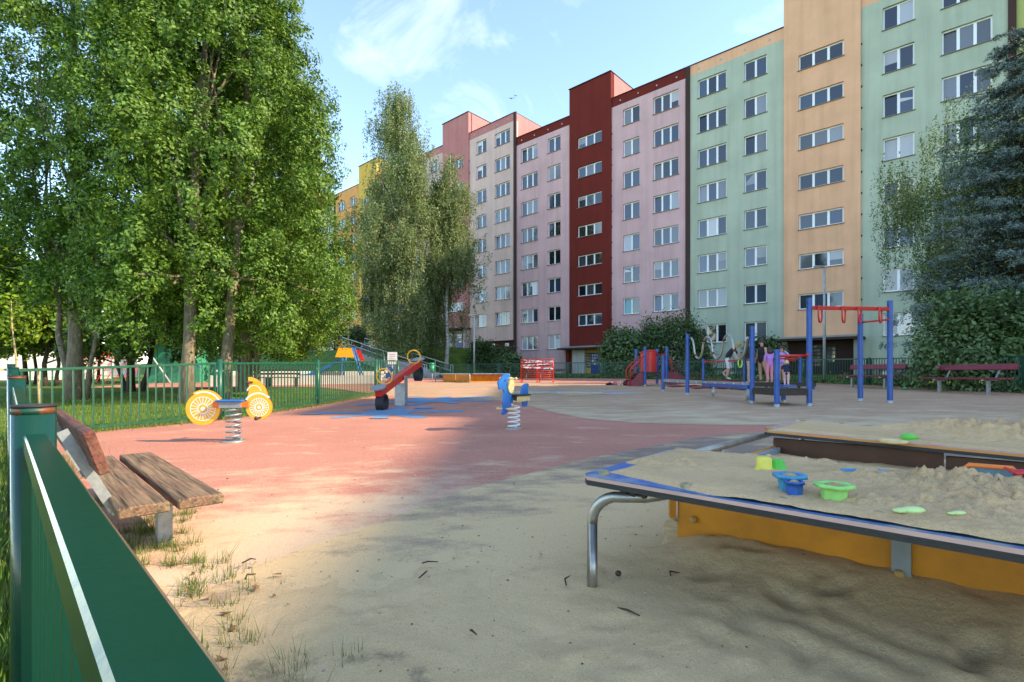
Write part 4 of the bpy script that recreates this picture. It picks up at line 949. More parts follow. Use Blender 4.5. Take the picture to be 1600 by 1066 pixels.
sandfield('pit_sand', 'shaded sand filling the sandpit', 0.06, LEN-.02, 0.82, 2.34, h3, 0.02, M['sand2'])
def ztop(a, e):
    U = np.array([[a]]); V = np.array([[e]])
    if e > 2.2: h, bz = h2(U, V); return float(np.asarray(bz)[0, 0]+max(0, h[0, 0]))
    h, bz = h1(U, V); return float(bz+max(0, h[0, 0]))
def inv(px, py, z):        # pixel on a horizontal plane z -> board coordinates
    Y = (CAMH-z)*800/(py-HOR); X = (px-800)/800*Y; d = Vector((X, Y))-BO; return d.dot(E1), d.dot(E2)
# --- toys
def tm(n, c): M[n] = mat(n, c, 0.42, var=.12, vscale=20); return M[n]
tm('toy_yellow', (0.80, 0.66, 0.10)); tm('toy_green', (0.06, 0.52, 0.05)); tm('toy_cyan', (0.02, 0.27, 0.46)); tm('toy_blue', (0.01, 0.10, 0.38)); tm('toy_lime', (0.30, 0.66, 0.18)); tm('toy_orange', (0.85, 0.20, 0.03)); tm('toy_red', (0.72, 0.02, 0.03)); tm('toy_pale', (0.55, 0.72, 0.28)); tm('toy_print', (0.15, 0.30, 0.36))
def toypos(px, py): 
    a, e = inv(px, py, ZT+0.012); return loc2(a, e, ztop(a, e)-0.004)
def cup(name, label, p, r, h, m, flare, wob, rimw, cat='sand toy', sand=True):
    root = thing(name, label, cat, p, 0.3)
    wf = lambda a, z: 1+wob*math.cos(6*a)
    prof = [(r*.84, 0), (r*.9, h*.55), (r*.95, h*.86), (r*flare, h*.80), (r*flare, h), (r*.92, h), (r*.86, h*.35), (0, h*.35)]
    MB().lathe(prof, (0, 0, 0), 36, wob=wf).build('cup_body', m, root)
    if sand: MB().lathe([(r*.87, h*.8), (r*.5, h*.95), (r*.2, h*1.06), (0, h*1.08)], (0, 0, 0), 20, wob=lambda a, z: 1+.15*math.sin(3*a+z*40)).build('sand_fill', M['sand2'], root)
    return root
cup('star_cup', 'turquoise wavy rimmed sand mould standing behind the small blue one', toypos(1234, 768), 0.039, 0.056, M['toy_cyan'], 1.32, .06, .02)
cup('star_cup', 'small dark blue star shaped sand mould on the table board', toypos(1241, 775), 0.026, 0.046, M['toy_blue'], 1.1, .09, .01)
cup('star_cup', 'light green wavy rimmed sand mould filled with sand', toypos(1303, 783), 0.039, 0.052, M['toy_lime'], 1.38, .05, .02)
pt = toypos(1194, 733); tt = thing('sand_mould', 'upside down yellow sand mould with tab rim', 'sand toy', pt, .4)
MB().lathe([(0.036, 0.0), (0.036, 0.006), (0.031, 0.007), (0.029, 0.046), (0.024, 0.05), (0, 0.051)], (0, 0, 0), 24).box((-.045, -.01, .003), (.03, .02, .006)).build('mould_body', M['toy_yellow'], tt)
pt = toypos(1215, 733); tt = thing('sand_mould', 'upside down green fluted sand mould beside the yellow one', 'sand toy', pt, .1)
MB().lathe([(0.036, 0.0), (0.036, 0.007), (0.031, 0.009), (0.023, 0.038), (0.017, 0.042), (0, 0.042)], (0, 0, 0), 48, wob=lambda a, z: 1+(.05*math.cos(16*a) if z > .008 else 0)).build('mould_body', M['toy_green'], tt)
pt = toypos(1363, 750); tt = thing('toy_shovel', 'blue toy shovel half buried in the sand', 'sand toy', pt, R(-38))
MB().ball((0, 0, 0.0), 0.05, sc=(1, .5, .32)).tube([(-.05, 0, .0), (-.1, 0, -.006)], .008, 8).build('blade', M['toy_cyan'], tt)
pt = toypos(1546, 756); tt = thing('toy_bucket', 'orange handled toy box lying sunk in sand', 'sand toy', pt, math.atan2(E1.y, E1.x)+.12)
MB().tube([(-.07, 0, -.01), (-.068, 0, .035), (-.055, 0, .048), (.06, 0, .048), (.075, 0, .03), (.08, 0, -.01)], .0085, 8).build('handle', M['toy_orange'], tt)
MB().box((0, .012, 0.012), (.125, .008, .05)).build('print_panel', M['toy_print'], tt)
pt = toypos(1596, 768); tt = thing('toy_rake', 'red toy rake lying on the sand', 'sand toy', pt, R(-30))
for k_ in range(4): MB().tube([(0.02, -.03+k_*.02, .02), (-.02, -.032+k_*.021, .014), (-.035, -.034+k_*.022, .024)], .0045, 6).build('tine', M['toy_red'], tt)
MB().box((.03, 0, .02), (.02, .075, .01)).tube([(.03, 0, .02), (.16, 0, .02)], .008, 8).build('rake_handle', M['toy_red'], tt)
for lab, px, py, s_ in (('pale green toy scoop half sunk in sand near the board edge', 1426, 806, 1), ('sliver of a pale green toy poking out of the sand', 1498, 814, .55)):
    pt = toypos(px, py); tt = MB().ball((0, 0, .004), .030*s_, sc=(1.2, .6, .35)).ball((-.035*s_, 0, .003), .02*s_, sc=(1, .7, .35)).build('toy_scoop', M['toy_pale']); tt.location = pt; tag(tt, lab, 'sand toy')
q = inv(1420, 675, ZT+.04); pt = loc2(q[0], q[1], ztop(*q)); tt = MB().ball((0, 0, .005), .045, sc=(1.1, .8, .55)).ball((.04, 0, 0), .02, sc=(1, 1, .4)).build('toy_shell', M['toy_green']); tt.location = pt; tag(tt, 'green toy shell on the far heap of sand', 'sand toy')
q = inv(1396, 679, ZT+.03); pt = loc2(q[0], q[1], ztop(*q)); tt = MB().lathe([(.07, 0), (.075, .012), (.06, .014), (.05, .004), (0, .003)], (0, 0, 0), 20).build('sand_dish', M['cream_pl']); tt.location = pt; tag(tt, 'cream toy lid lying on the far table board', 'sand toy')
q = g(1011, 783); tt = thing('toy_cup', 'small yellow toy cup on the sand under the table corner', 'sand toy', q); MB().lathe([(.032, 0), (.036, .05), (.042, .05), (.042, .066), (.03, .066), (.028, .02), (0, .02)], (0, 0, 0), 20).build('cup_body', M['yellow'], tt)
a = g(1050, 824, .075); M['logwood'] = mat('pale_log', (0.42, 0.30, 0.17), .8, var=.3, vscale=8, stretch=(2, 2, 20))
lg = MB().tube([Vector((0, 0, 0)), Vector((E2.x, E2.y, 0))*.35], .047, 16).build('round_log', M['logwood']); lg.location = a-Vector((0, 0, .005)); tag(lg, 'pale round log end beside the sandpit corner', 'log')
# ------------------------------------------------------------------ vegetation
def leafmat(name, c1, c2, transl=0.35, rough=0.5):
    return mat(name, c1, rough, color2=c2, vscale=2.2, transl=transl, spec=0.35, detail=3, c2pos=(.3, .7))
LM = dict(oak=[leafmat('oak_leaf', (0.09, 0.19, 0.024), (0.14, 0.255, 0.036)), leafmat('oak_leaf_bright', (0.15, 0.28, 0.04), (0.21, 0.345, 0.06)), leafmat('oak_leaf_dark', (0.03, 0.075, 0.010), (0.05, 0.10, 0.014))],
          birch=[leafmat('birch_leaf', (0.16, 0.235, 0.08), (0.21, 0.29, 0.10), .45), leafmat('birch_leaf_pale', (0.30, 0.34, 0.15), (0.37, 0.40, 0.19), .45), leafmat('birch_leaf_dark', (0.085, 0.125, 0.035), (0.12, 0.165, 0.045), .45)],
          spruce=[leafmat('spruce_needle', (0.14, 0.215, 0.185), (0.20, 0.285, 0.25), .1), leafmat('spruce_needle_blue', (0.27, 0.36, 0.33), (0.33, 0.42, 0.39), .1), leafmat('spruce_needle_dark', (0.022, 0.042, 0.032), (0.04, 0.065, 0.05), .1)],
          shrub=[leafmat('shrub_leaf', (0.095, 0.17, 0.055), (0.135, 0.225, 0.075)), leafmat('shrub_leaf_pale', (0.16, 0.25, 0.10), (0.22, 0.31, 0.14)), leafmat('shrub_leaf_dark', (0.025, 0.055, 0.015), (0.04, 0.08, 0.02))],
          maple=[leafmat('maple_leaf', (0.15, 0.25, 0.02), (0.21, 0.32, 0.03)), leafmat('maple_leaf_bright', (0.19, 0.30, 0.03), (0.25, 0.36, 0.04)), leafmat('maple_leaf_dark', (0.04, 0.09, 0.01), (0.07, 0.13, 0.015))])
M['bark'] = mat('oak_bark', (0.16, 0.12, 0.08), 0.9, color2=(0.28, 0.225, 0.155), vscale=7, stretch=(3, 3, .6), bump=1.0, bscale=26)
M['bark_dark'] = mat('dark_bark', (0.06, 0.045, 0.032), 0.9, var=.35, vscale=9, stretch=(3, 3, .6), bump=.8, bscale=22)
M['bark_birch'] = mat('birch_bark', (0.50, 0.48, 0.44), 0.8, color2=(0.08, 0.07, 0.06), vscale=3.5, stretch=(1, 1, 4), c2pos=(.52, .62))
def leafquads(C, size, rng, nbias, aspect=0.55, curl=.25, jitter=0.75, droop=0.0):
    """C (n,3) centres -> folded leaves of two quads sharing a midrib; nbias (n,3) preferred normals"""
    n = len(C)
    nrm = nbias+rng.normal(0, jitter, (n, 3)); nrm /= np.linalg.norm(nrm, axis=1, keepdims=True)+1e-9
    t = rng.normal(0, 1, (n, 3)); t[:, 2] -= droop; t -= nrm*(t*nrm).sum(1, keepdims=True); t /= np.linalg.norm(t, axis=1, keepdims=True)+1e-9
    s = np.cross(nrm, t); sz = size*rng.uniform(.65, 1.3, (n, 1))
    a = C-t*sz*.5; b = C+t*sz*.5; l = C+s*sz*aspect*.5+nrm*sz*curl*.35+t*sz*.05; r = C-s*sz*aspect*.5+nrm*sz*curl*.35+t*sz*.05
    V = np.stack([a, l, b, r], 1).reshape(-1, 3); k = np.arange(n)*4
    Q = np.concatenate([np.stack([k, k+2, k+1], 1), np.stack([k, k+3, k+2], 1)])
    return V, Q
def foliage(name, parent, org, C, size, rng, nb, kind, aspect=.55, jitter=.75, droop=0.0, shade=None, probs=(.55, .25, .2)):
    V, Q = leafquads(C, size, rng, nb, aspect, jitter=jitter, droop=droop)
    n = len(C)
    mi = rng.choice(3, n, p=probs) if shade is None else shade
    o = obj(name, npmesh(name, V-np.array(org), Q, LM[kind], np.concatenate([mi, mi]), nv=3), parent); return o
def limbs(b, base, top, r0, tips, rng, mi=0, bend=.12, frac=(.25, .8)):
    base = Vector(base); top = Vector(top); n = 8; pts = []; rad = []
    for i in range(n+1):
        f = i/n; p = base.lerp(top, f)+Vector((rng.normal(0, bend)*f*(1-f)*3, rng.normal(0, bend)*f*(1-f)*3, 0)); pts.append(p); rad.append(r0*(1-f)**.75+0.012)
    rad[0] *= 1.35; b.tube(pts, rad, 10, mi)
    for t_ in tips:
        t_ = Vector(t_); h = min(.9, max(frac[0], (t_.z-base.z)/(top.z-base.z)*rng.uniform(.35, .7)))
        i = min(n-1, int(h*n)); p0 = pts[i].lerp(pts[i+1], h*n-i); rr = max(.015, rad[i]*.45)
        mid = p0.lerp(t_, .5)+Vector((0, 0, (t_-p0).length*.04)); t_ = p0.lerp(t_, .82); mid2 = p0.lerp(t_, .8)+Vector((0, 0, .1))
        b.tube([p0, mid, mid2, t_], [rr, rr*.65, rr*.4, .008], 6, mi)
def tree(name, label, base, h, crown, nclus, per, leaf, kind, seed, trunks=((0, 0, .16),), cr=.55, tall=1.5, bark='bark', group=None, jitter=.5, nlimb=9, inner=.45, loc_off=(0, 0), cat='tree', crown_name='crown', probs=(.5, .32, .18), hole=.0, clump=.62):
    """crown: list of (z, radius) measured from the base"""
    rng = np.random.default_rng(seed); base = Vector(base)
    root = thing(name, label, cat, base, group=group)
    zc = np.array([c[0] for c in crown]); rc = np.array([c[1] for c in crown])
    zz = rng.uniform(zc[0], zc[-1], nclus*6); rr = np.interp(zz, zc, rc); keep = rng.uniform(0, rc.max(), len(zz)) < rr*1.0+.15*rc.max(); zz = zz[keep][:nclus]; n = len(zz)
    rr = np.interp(zz, zc, rc); th = rng.uniform(0, 2*math.pi, n)
    lob = .78+.42*vnoise(th*1.6+seed, zz*.45, seed)
    rad = rr*lob*np.sqrt(rng.uniform(inner**2, 1, n))
    cc = np.stack([loc_off[0]+rad*np.cos(th), loc_off[1]+rad*np.sin(th), zz], 1)
    if hole > 0: cc = cc[vnoise(cc[:, 0]*.7+seed, cc[:, 2]*.7, seed+4) > hole]; n = len(cc)
    # gather the clusters into upright sprays so that the crown breaks into light and dark clumps
    ns = max(24, int(n/13)); sup = cc[rng.choice(n, ns, replace=False)]
    own = rng.integers(0, ns, n); sr = clump
    uv = rng.normal(0, 1, (n, 3)); uv /= np.linalg.norm(uv, axis=1, keepdims=True); uv *= rng.uniform(.45, 1, (n, 1))
    cc = sup[own]+uv*np.array([sr, sr, sr*1.75])*rng.uniform(.7, 1.25, ns)[own][:, None]
    cc[:, 2] = np.maximum(cc[:, 2], zc[0]*.8)
    m_ = rng.integers(per//2, per*3//2, n); idx = np.repeat(np.arange(n), m_)
    lv = rng.normal(0, 1, (len(idx), 3)); lv /= np.linalg.norm(lv, axis=1, keepdims=True); lv *= rng.uniform(.15, 1, (len(idx), 1))**.6
    C = cc[idx]+lv*np.array([cr*.42, cr*.42, cr*.5])
    so_ = C-sup[own[idx]]; so_ /= np.linalg.norm(so_, axis=1, keepdims=True)+1e-6
    out_ = C-np.array([loc_off[0], loc_off[1], 0]); out_[:, 2] = 0; out_ /= np.linalg.norm(out_, axis=1, keepdims=True)+1e-6
    out_ = out_*.5+so_*1.0; out_[:, 2] += .4
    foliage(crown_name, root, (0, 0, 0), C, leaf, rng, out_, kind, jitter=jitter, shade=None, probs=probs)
    sel = cc[rng.choice(n, min(n, nlimb*len(trunks)), replace=False)]
    for ti, tr_ in enumerate(trunks):
        b = MB(); hh = h*(.86 if len(tr_) < 4 else tr_[3]); tx, ty_ = (tr_[4], tr_[5]) if len(tr_) > 4 else (tr_[0]*1.3+loc_off[0]*.8, tr_[1]*1.3+loc_off[1]*.8)
        limbs(b, (tr_[0], tr_[1], -.15), (tx, ty_, hh), tr_[2], [q for q in sel[ti::len(trunks)]], rng)
        b.build('trunk', M[bark], root)
    return root
# --- oaks behind the left fence
def gb(px, py): return g(px, py)
p = gb(290, 629)
tree('oak_tree', 'tall columnar oak with two pale trunks behind the yellow spring rider', p, 16.5, [(1.9, 2.2), (2.8, 3.2), (5.0, 3.5), (7, 3.4), (9.5, 2.9), (12.5, 1.9), (16, .6)], 6200, 40, .098, 'oak', 41, trunks=((0, 0, .15), (.42, 1.1, .15)), cr=.5, tall=1.7, loc_off=(0.35, .8), inner=.4)
p = gb(385, 611)
tree('oak_tree', 'columnar oak with low branches beside the toddlers yard', p, 15, [(1.7, 1.6), (2.6, 3.1), (4.5, 3.6), (8, 3.3), (11, 2.4), (14, .7)], 4300, 38, .115, 'oak', 42, trunks=((0, 0, .2), (.35, .2, .09), (-.3, .1, .07)), cr=.58, tall=1.6, inner=.45, loc_off=(.2, 0))
p = gb(116, 623)
tree('oak_tree', 'open crowned oak with a forked yellowish side stem', p, 17, [(3.2, 2.3), (5, 3.6), (8, 4.2), (11.5, 3.6), (14.5, 2.4), (17, .8)], 3700, 38, .11, 'oak', 43, trunks=((0, 0, .2), (-.2, .1, .09, .5, -2.6, 1.2), (.3, .1, .06, .5, .8, .3)), cr=.55, tall=1.6, hole=.24, inner=.25, probs=(.5, .3, .2))
p = gb(205, 611)
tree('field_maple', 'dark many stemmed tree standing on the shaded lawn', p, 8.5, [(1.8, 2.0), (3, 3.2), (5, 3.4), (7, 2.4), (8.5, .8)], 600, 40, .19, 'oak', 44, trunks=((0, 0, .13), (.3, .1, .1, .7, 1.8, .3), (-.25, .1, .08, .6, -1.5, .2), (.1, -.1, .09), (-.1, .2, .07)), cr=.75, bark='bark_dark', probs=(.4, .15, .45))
# lawn trees farther left
for (px, py, lab, kind, h, rad, sd, br) in ((-40, 606, 'sunlit bright green maple by the white wall', 'maple', 9, 3.6, 51, 'bark_dark'), (40, 600, 'sunlit lime green maple beside the staked sapling', 'maple', 9.5, 4.2, 52, 'bark_dark'), (70, 603, 'two stemmed tree before the white wall', 'oak', 6.5, 3.0, 53, 'bark_dark'), (250, 597, 'dense bushy tree behind the green rink boards', 'maple', 8.5, 4.6, 54, 'bark_dark'), (140, 596, 'pale lime crowned tree far behind the open oak', 'maple', 13, 5.0, 55, 'bark_dark'), (330, 596, 'deep green tree far behind the twin trunk oak', 'shrub', 7, 4.5, 56, 'bark_dark')):
    p = gb(px, py); 
    tree('lawn_tree', lab, p, h, [(2.6, rad*.5), (h*.45, rad), (h*.6, rad*.95), (h*.85, rad*.55), (h, rad*.15)], 430, 34, .27, kind, sd, trunks=((0, 0, .13), (.5, .2, .09)), cr=1.0, bark=br, group='trees on the lawn left of the playground', nlimb=12, clump=1.0)
# staked sapling
p = gb(24, 640); sp_ = thing('sapling', 'thin young tree tied between wooden stakes', 'tree', p)
b = MB(); b.tube([(0, 0, -.1), (.02, 0, 1.2), (-.08, 0, 2.0), (-.1, 0, 2.6)], [.022, .02, .016, .008], 8); b.build('trunk', M['logwood'], sp_)
for k_ in range(3):
    a = k_*2.1+.4; MB().cyl((.45*math.cos(a), .45*math.sin(a), -.1), (.42*math.cos(a), .42*math.sin(a), .98), .026).build('stake', M['logwood'], sp_)
for k_ in range(3):
    a = k_*2.1+.4; c_ = a+2.1; MB().bar((.42*math.cos(a), .42*math.sin(a), .94), (.42*math.cos(c_), .42*math.sin(c_), .94), .03, .06).build('cross_bar', M['logwood'], sp_)
rng = np.random.default_rng(5); C = rng.normal(0, 1, (500, 3))*np.array([.35, .35, .5])+np.array([-.1, 0, 2.5]); foliage('crown', sp_, (0, 0, 0), C, .12, rng, np.tile([0, 0, 1.], (500, 1)), 'maple')

# --- birch on the bank: hanging strands
def birch(name, label, base, prof, nstr, per, leaf, seed, lean=0, strand=(0.8, 2.6), trunk_r=.28, h=25, limbs_=26, lit=None, xoff=None, spread=.10, nper=26, br_sp=.5, kind='birch'):
    rng = np.random.default_rng(seed); base = Vector(base)
    root = thing(name, label, 'tree', base)
    zc = np.array([c[0] for c in prof]); rc = np.array([c[1] for c in prof]); oc = np.array([c[2] if len(c) > 2 else 0 for c in prof])
    zz = rng.uniform(zc[0], zc[-1], nstr*8); rr = np.interp(zz, zc, rc); kp = rng.uniform(0, rc.max(), len(zz)) < rr+.08*rc.max(); zz = zz[kp][:nstr]; rr = rr[kp][:nstr]; n = len(zz)
    th = rng.uniform(0, 2*math.pi, n); lob = .6+.65*vnoise(th*1.9+seed, zz*.33, seed)
    rad = np.minimum(rr*lob, rr*1.1)*np.sqrt(rng.uniform(.1, 1, n))
    S = np.stack([np.interp(zz, zc, oc)+rad*np.cos(th), rad*np.sin(th), zz], 1)
    nb_ = max(20, int(len(S)/nper)); bo = S[rng.choice(len(S), nb_, replace=False)]; ow = rng.integers(0, nb_, len(S)); S = bo[ow]+rng.normal(0, 1, S.shape)*np.array([br_sp, br_sp, br_sp*.8]); n = len(S)
    th = np.arctan2(S[:, 1], S[:, 0]-np.interp(S[:, 2], zc, oc)); S[:, 2] = np.minimum(S[:, 2], zc[-1]+.4)
    ln = rng.uniform(*strand, n); f = rng.uniform(0, 1, (n, per)); 
    sway = rng.normal(0, .12, (n, 1, 2))
    C = np.repeat(S[:, None, :], per, 1).copy(); C[:, :, 2] -= f*ln[:, None]; C[:, :, :2] += sway*f[:, :, None]+rng.normal(0, spread, (n, per, 2)); C = C.reshape(-1, 3)
    nb = np.stack([np.cos(np.repeat(th[:n], per)), np.sin(np.repeat(th[:n], per)), np.full(n*per, .25)], 1)
    C[:, 2] = np.maximum(C[:, 2], .9)
    foliage('crown', root, (0, 0, 0), C, leaf, rng, nb, kind, aspect=.5, jitter=.9, droop=1.2, probs=(.5, .3, .2))
    b = MB(); limbs(b, (0, 0, -.2), (.3+oc[-1], 0, h*.97), trunk_r, [tuple(q) for q in S[rng.choice(n, min(limbs_, n), replace=False)]], rng, bend=.25)
    b.build('trunk', M['bark_birch'] if seed != 63 else M['bark_dark'], root)
    tw_ = MB()
    return root
bp = at(640, 548, 47.0); bp.z = G(bp.x, bp.y)
birch('birch_tree', 'tall weeping silver birch on the grass bank before the orange block', bp, [(2.6, 3.2, -.3), (4, 5.4, -.4), (8, 6.2, -.3), (12, 6.2, -.4), (15, 5.2, -.5), (17, 3.9, -.3), (19, 2.5, -.5), (21.4, 2.0, -.7), (24, 1.3, -.8), (26.8, .35, -.9)], 5400, 34, .18, 61, limbs_=12, nper=30, br_sp=.62, strand=(1.0, 3.0))
q = bp+Vector((3.4, -.4, 0)); 
birch('birch_tree', 'shorter birch stem crowding the right side of the tall one', q, [(9, 1.4, .3), (12, 2.0, .6), (15, 2.0, .5), (17.5, 1.4, .3), (19.6, .4, .1)], 800, 34, .18, 62, trunk_r=.16, h=20, limbs_=5)
# birch boughs hanging beside the spruce
q = Vector((19.3, 19.3, 0)); q.z = plane(q.x, q.y)
birch('birch_tree', 'dark weeping birch drooping past the blue spruce', q, [(3.5, 2.6, -1.9), (6.5, 3.1, -1.6), (9.3, 2.9, -1.5), (11, 1.8, -1.0), (12, .6, -.6)], 1700, 50, .085, 63, strand=(1.0, 2.6), trunk_r=.17, h=12.5, limbs_=16, spread=.04, nper=18, br_sp=.32, kind='shrub')

# --- blue spruce
def spruce(label, base, h, r, seed):
    rng = np.random.default_rng(seed); root = thing('spruce_tree', label, 'tree', base)
    Cs = []; Ns = []; Sh = []; b = MB(); b.tube([(0, 0, -.1), (0, 0, h*.5), (0, 0, h)], [.22, .13, .02], 10)
    z = .8
    while z < h-.3:
        f = 1-z/h; L_ = r*(f**.62)*1.0+.25; nb = int(9+6*f)
        for k_ in range(nb):
            a = rng.uniform(0, 2*math.pi); l = L_*rng.uniform(.7, 1.12); zz0 = z+rng.uniform(-.15, .15); droop = rng.uniform(.12, .32)
            d = np.array([math.cos(a), math.sin(a), 0]); sd = np.array([-d[1], d[0], 0])
            if k_ % 2 == 0: b.tube([(0, 0, zz0), tuple(d*l*.6+np.array([0, 0, zz0-droop*l*.5])), tuple(d*l+np.array([0, 0, zz0-droop*l*.55]))], [.03, .018, .006], 5)
            nt_ = int(10+l*9)
            for t_ in range(nt_):
                s_ = rng.uniform(.18, 1); pos = d*l*s_+np.array([0, 0, zz0-droop*l*(s_-.45*s_**3)])
                tl = (.16+.42*(1-s_)*l*.5)*rng.uniform(.6, 1.2); sgn = rng.choice([-1, 1]); td = sd*sgn*.8+d*.55+np.array([0, 0, rng.normal(-.12, .22)]); td /= np.linalg.norm(td)
                m_ = int(14+tl*34); ff = rng.uniform(0, 1, m_); c = pos+td*tl*ff[:, None]+rng.normal(0, .028, (m_, 3)); c[:, 2] -= .10*(s_**2)*l*ff*.6; Cs.append(c); Ns.append(np.tile([0, 0, 1.], (m_, 1))+td*.0)
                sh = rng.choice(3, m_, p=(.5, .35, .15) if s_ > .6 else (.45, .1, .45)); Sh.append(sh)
        z += .30+.10*rng.uniform()
    C = np.concatenate(Cs); nn = np.concatenate(Ns); sh = np.concatenate(Sh)
    V, Q = leafquads(C, .085, rng, nn, .26, jitter=1.0)
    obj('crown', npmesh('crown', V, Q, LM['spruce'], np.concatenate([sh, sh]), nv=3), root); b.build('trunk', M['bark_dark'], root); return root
q = Vector((17.0, 16.9, plane(17, 16.9))); spruce('big blue spruce behind the fence at the right edge of the playground', q, 12.4, 4.0, 71)
# --- shrubs
def shrub(label, px0, px1, Y, hgt, dep, n, per, leaf, kind, seed, z0=None, group=None, cr=.4, probs=(.55, .25, .2), weep=False, name='shrub'):
    a = at(px0, 0, Y); c = at(px1, 0, Y); cx = (a.x+c.x)/2; rx = abs(c.x-a.x)/2; rng = np.random.default_rng(seed)
    base = Vector((cx, Y, G(cx, Y) if z0 is None else z0)); root = thing(name, label, 'shrub', base, group=group)
    th = rng.uniform(0, 2*math.pi, n); ph = rng.uniform(0, 1, n)**.6; rr = np.sqrt(1-ph**2*.85)*(.7+.5*vnoise(th*1.5+seed, ph*3, seed))
    cc = np.stack([rx*rr*np.cos(th), dep*rr*np.sin(th), hgt*(ph*.96)*(.8+.3*vnoise(th*2, ph*2+seed, seed+1))+.1], 1)
    idx = np.repeat(np.arange(n), per); C = cc[idx]+rng.normal(0, cr*.5, (n*per, 3))
    if weep: C[:, 2] -= rng.uniform(0, .8, n*per)
    C[:, 2] = np.maximum(C[:, 2], .03); nb = C-np.array([0, 0, hgt*.2]); nb /= np.linalg.norm(nb, axis=1, keepdims=True); nb[:, 2] += .5
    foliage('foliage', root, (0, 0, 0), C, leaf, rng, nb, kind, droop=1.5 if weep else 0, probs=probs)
    b = MB()
    for k_ in range(10): t_ = cc[rng.integers(n)]; b.tube([(rng.normal(0, .15), rng.normal(0, .15), -.05), tuple(t_*.5+np.array([0, 0, .2])), tuple(t_)], [.04, .025, .008], 6)
    b.build('stems', M['bark_dark'], root); return root
shrub('broad leafy elder shrub in front of the blue spruce', 1445, 1640, 15.4, 2.75, 1.0, 400, 30, .15, 'shrub', 81, z0=plane(14.5, 15.4), cr=.5)
shrub('rounded weeping bush behind the slide tower', 985, 1112, 35, 4.0, 2.2, 330, 60, .17, 'shrub', 82, weep=True, cr=.7, probs=(.5, .12, .38))
shrub('dark glossy bush left of the weeping one near the entrance', 944, 1010, 34.0, 2.9, 1.6, 200, 40, .22, 'shrub', 83, cr=.6, probs=(.5, .2, .3))
for k_, (px0, px1, Y, h, lab) in enumerate(((768, 806, 51, 2.3, 'small dark bush against the brown cellar wall'), (735, 772, 53, 2.6, 'thin bush growing by the cream block lamp post'), (468, 494, 62, 3.4, 'green bush beside the pale blue porch'), (498, 548, 66, 3.0, 'low bushes under the straw yellow wall'), (780, 812, 44, 1.3, 'low bush at the foot of the bank'), (1170, 1215, 36, 2.2, 'bush under the green block window behind the children'), (545, 575, 68, 3.2, 'dark bush by the golden porch'))):
    shrub(lab, px0, px1, Y, h, 1.1, 110, 34, .24, 'shrub', 90+k_, cr=.6, probs=(.5, .12, .38))
# weeds along the far fence foot
rng = np.random.default_rng(99); Cw = []
for i in range(len(FENCE_FAR)-1):
    a = np.array(FENCE_FAR[i]); c = np.array(FENCE_FAR[i+1]); m_ = int(np.linalg.norm(c-a)*240); f = rng.uniform(0, 1, m_)[:, None]; pp = a+(c-a)*f+rng.normal(0, .16, (m_, 2)); hh = np.abs(rng.normal(0, .13, m_))*(.4+vnoise(pp[:, 0]*1.1, pp[:, 1]*1.1, 2)*1.4)
    Cw.append(np.stack([pp[:, 0], pp[:, 1], -.06+.012*pp[:, 0]+.017*pp[:, 1]+hh], 1))
Cw = np.concatenate(Cw); wd_ = foliage('weeds', None, (0, 0, 0), Cw, .10, rng, np.tile([0, 0, .6], (len(Cw), 1)), 'shrub', probs=(.6, .2, .2)); tag(wd_, 'low green weeds growing along the foot of the far fence', 'weeds', kind='stuff')
# --- grass blades
M['blade'] = [mat('grass_blade', (0.075, 0.15, 0.018), .6, color2=(0.12, 0.20, 0.03), vscale=.8, transl=.35), mat('grass_blade_dry', (0.26, 0.20, 0.08), .8, transl=.3), mat('grass_blade_bright', (0.15, 0.25, 0.035), .6, transl=.35)]
def blades(name, label, P_, hmin, hmax, wid, rng, probs=(.6, .1, .3), zf=None, lean=.45):
    n = len(P_); h = rng.uniform(hmin, hmax, n); a = rng.uniform(0, 2*math.pi, n); ln = rng.normal(0, lean, n)*h
    z = -.06+.012*P_[:, 0]+.017*P_[:, 1]-.025
    d = np.stack([np.cos(a), np.sin(a)], 1); s = np.stack([-d[:, 1], d[:, 0]], 1)*wid*.5
    A = np.column_stack([P_-s, z]); B = np.column_stack([P_+s, z]); T = np.column_stack([P_+d*ln[:, None], z+h])
    V = np.stack([A, B, T], 1).reshape(-1, 3); mi = rng.choice(3, n, p=probs)
    return tag(obj(name, npmesh(name, V, np.arange(3*n).reshape(-1, 3), M['blade'], mi, nv=3)), label, 'grass', kind='stuff')
rng = np.random.default_rng(3)
# lawn left of the near fence and behind the left fence
n = 90000; yy = 0.5+rng.uniform(0, 1, n)**1.7*19; xx = rng.uniform(-1.05, -.16, n)*yy-rng.uniform(0, 2.2, n)
Pq = np.stack([xx, yy], 1)
sideN = (Pq[:, 0]-FENCE_NEAR[1][0])*.711+(Pq[:, 1]-FENCE_NEAR[1][1])*.703
lx = np.interp(yy, [q_[1] for q_ in FENCE_LEFT], [q_[0] for q_ in FENCE_LEFT])
ok = np.where(yy < 6.87, sideN < -.01, (xx < lx+.06) & (yy < 18.5))
Pq = Pq[ok]; dens = vnoise(Pq[:, 0]*.9, Pq[:, 1]*.9, 12); Pq = Pq[rng.uniform(0, 1, len(Pq)) < .35+dens]
blades('grass', 'green lawn grass outside the left railing fences', Pq, .03, .10, .011, rng)
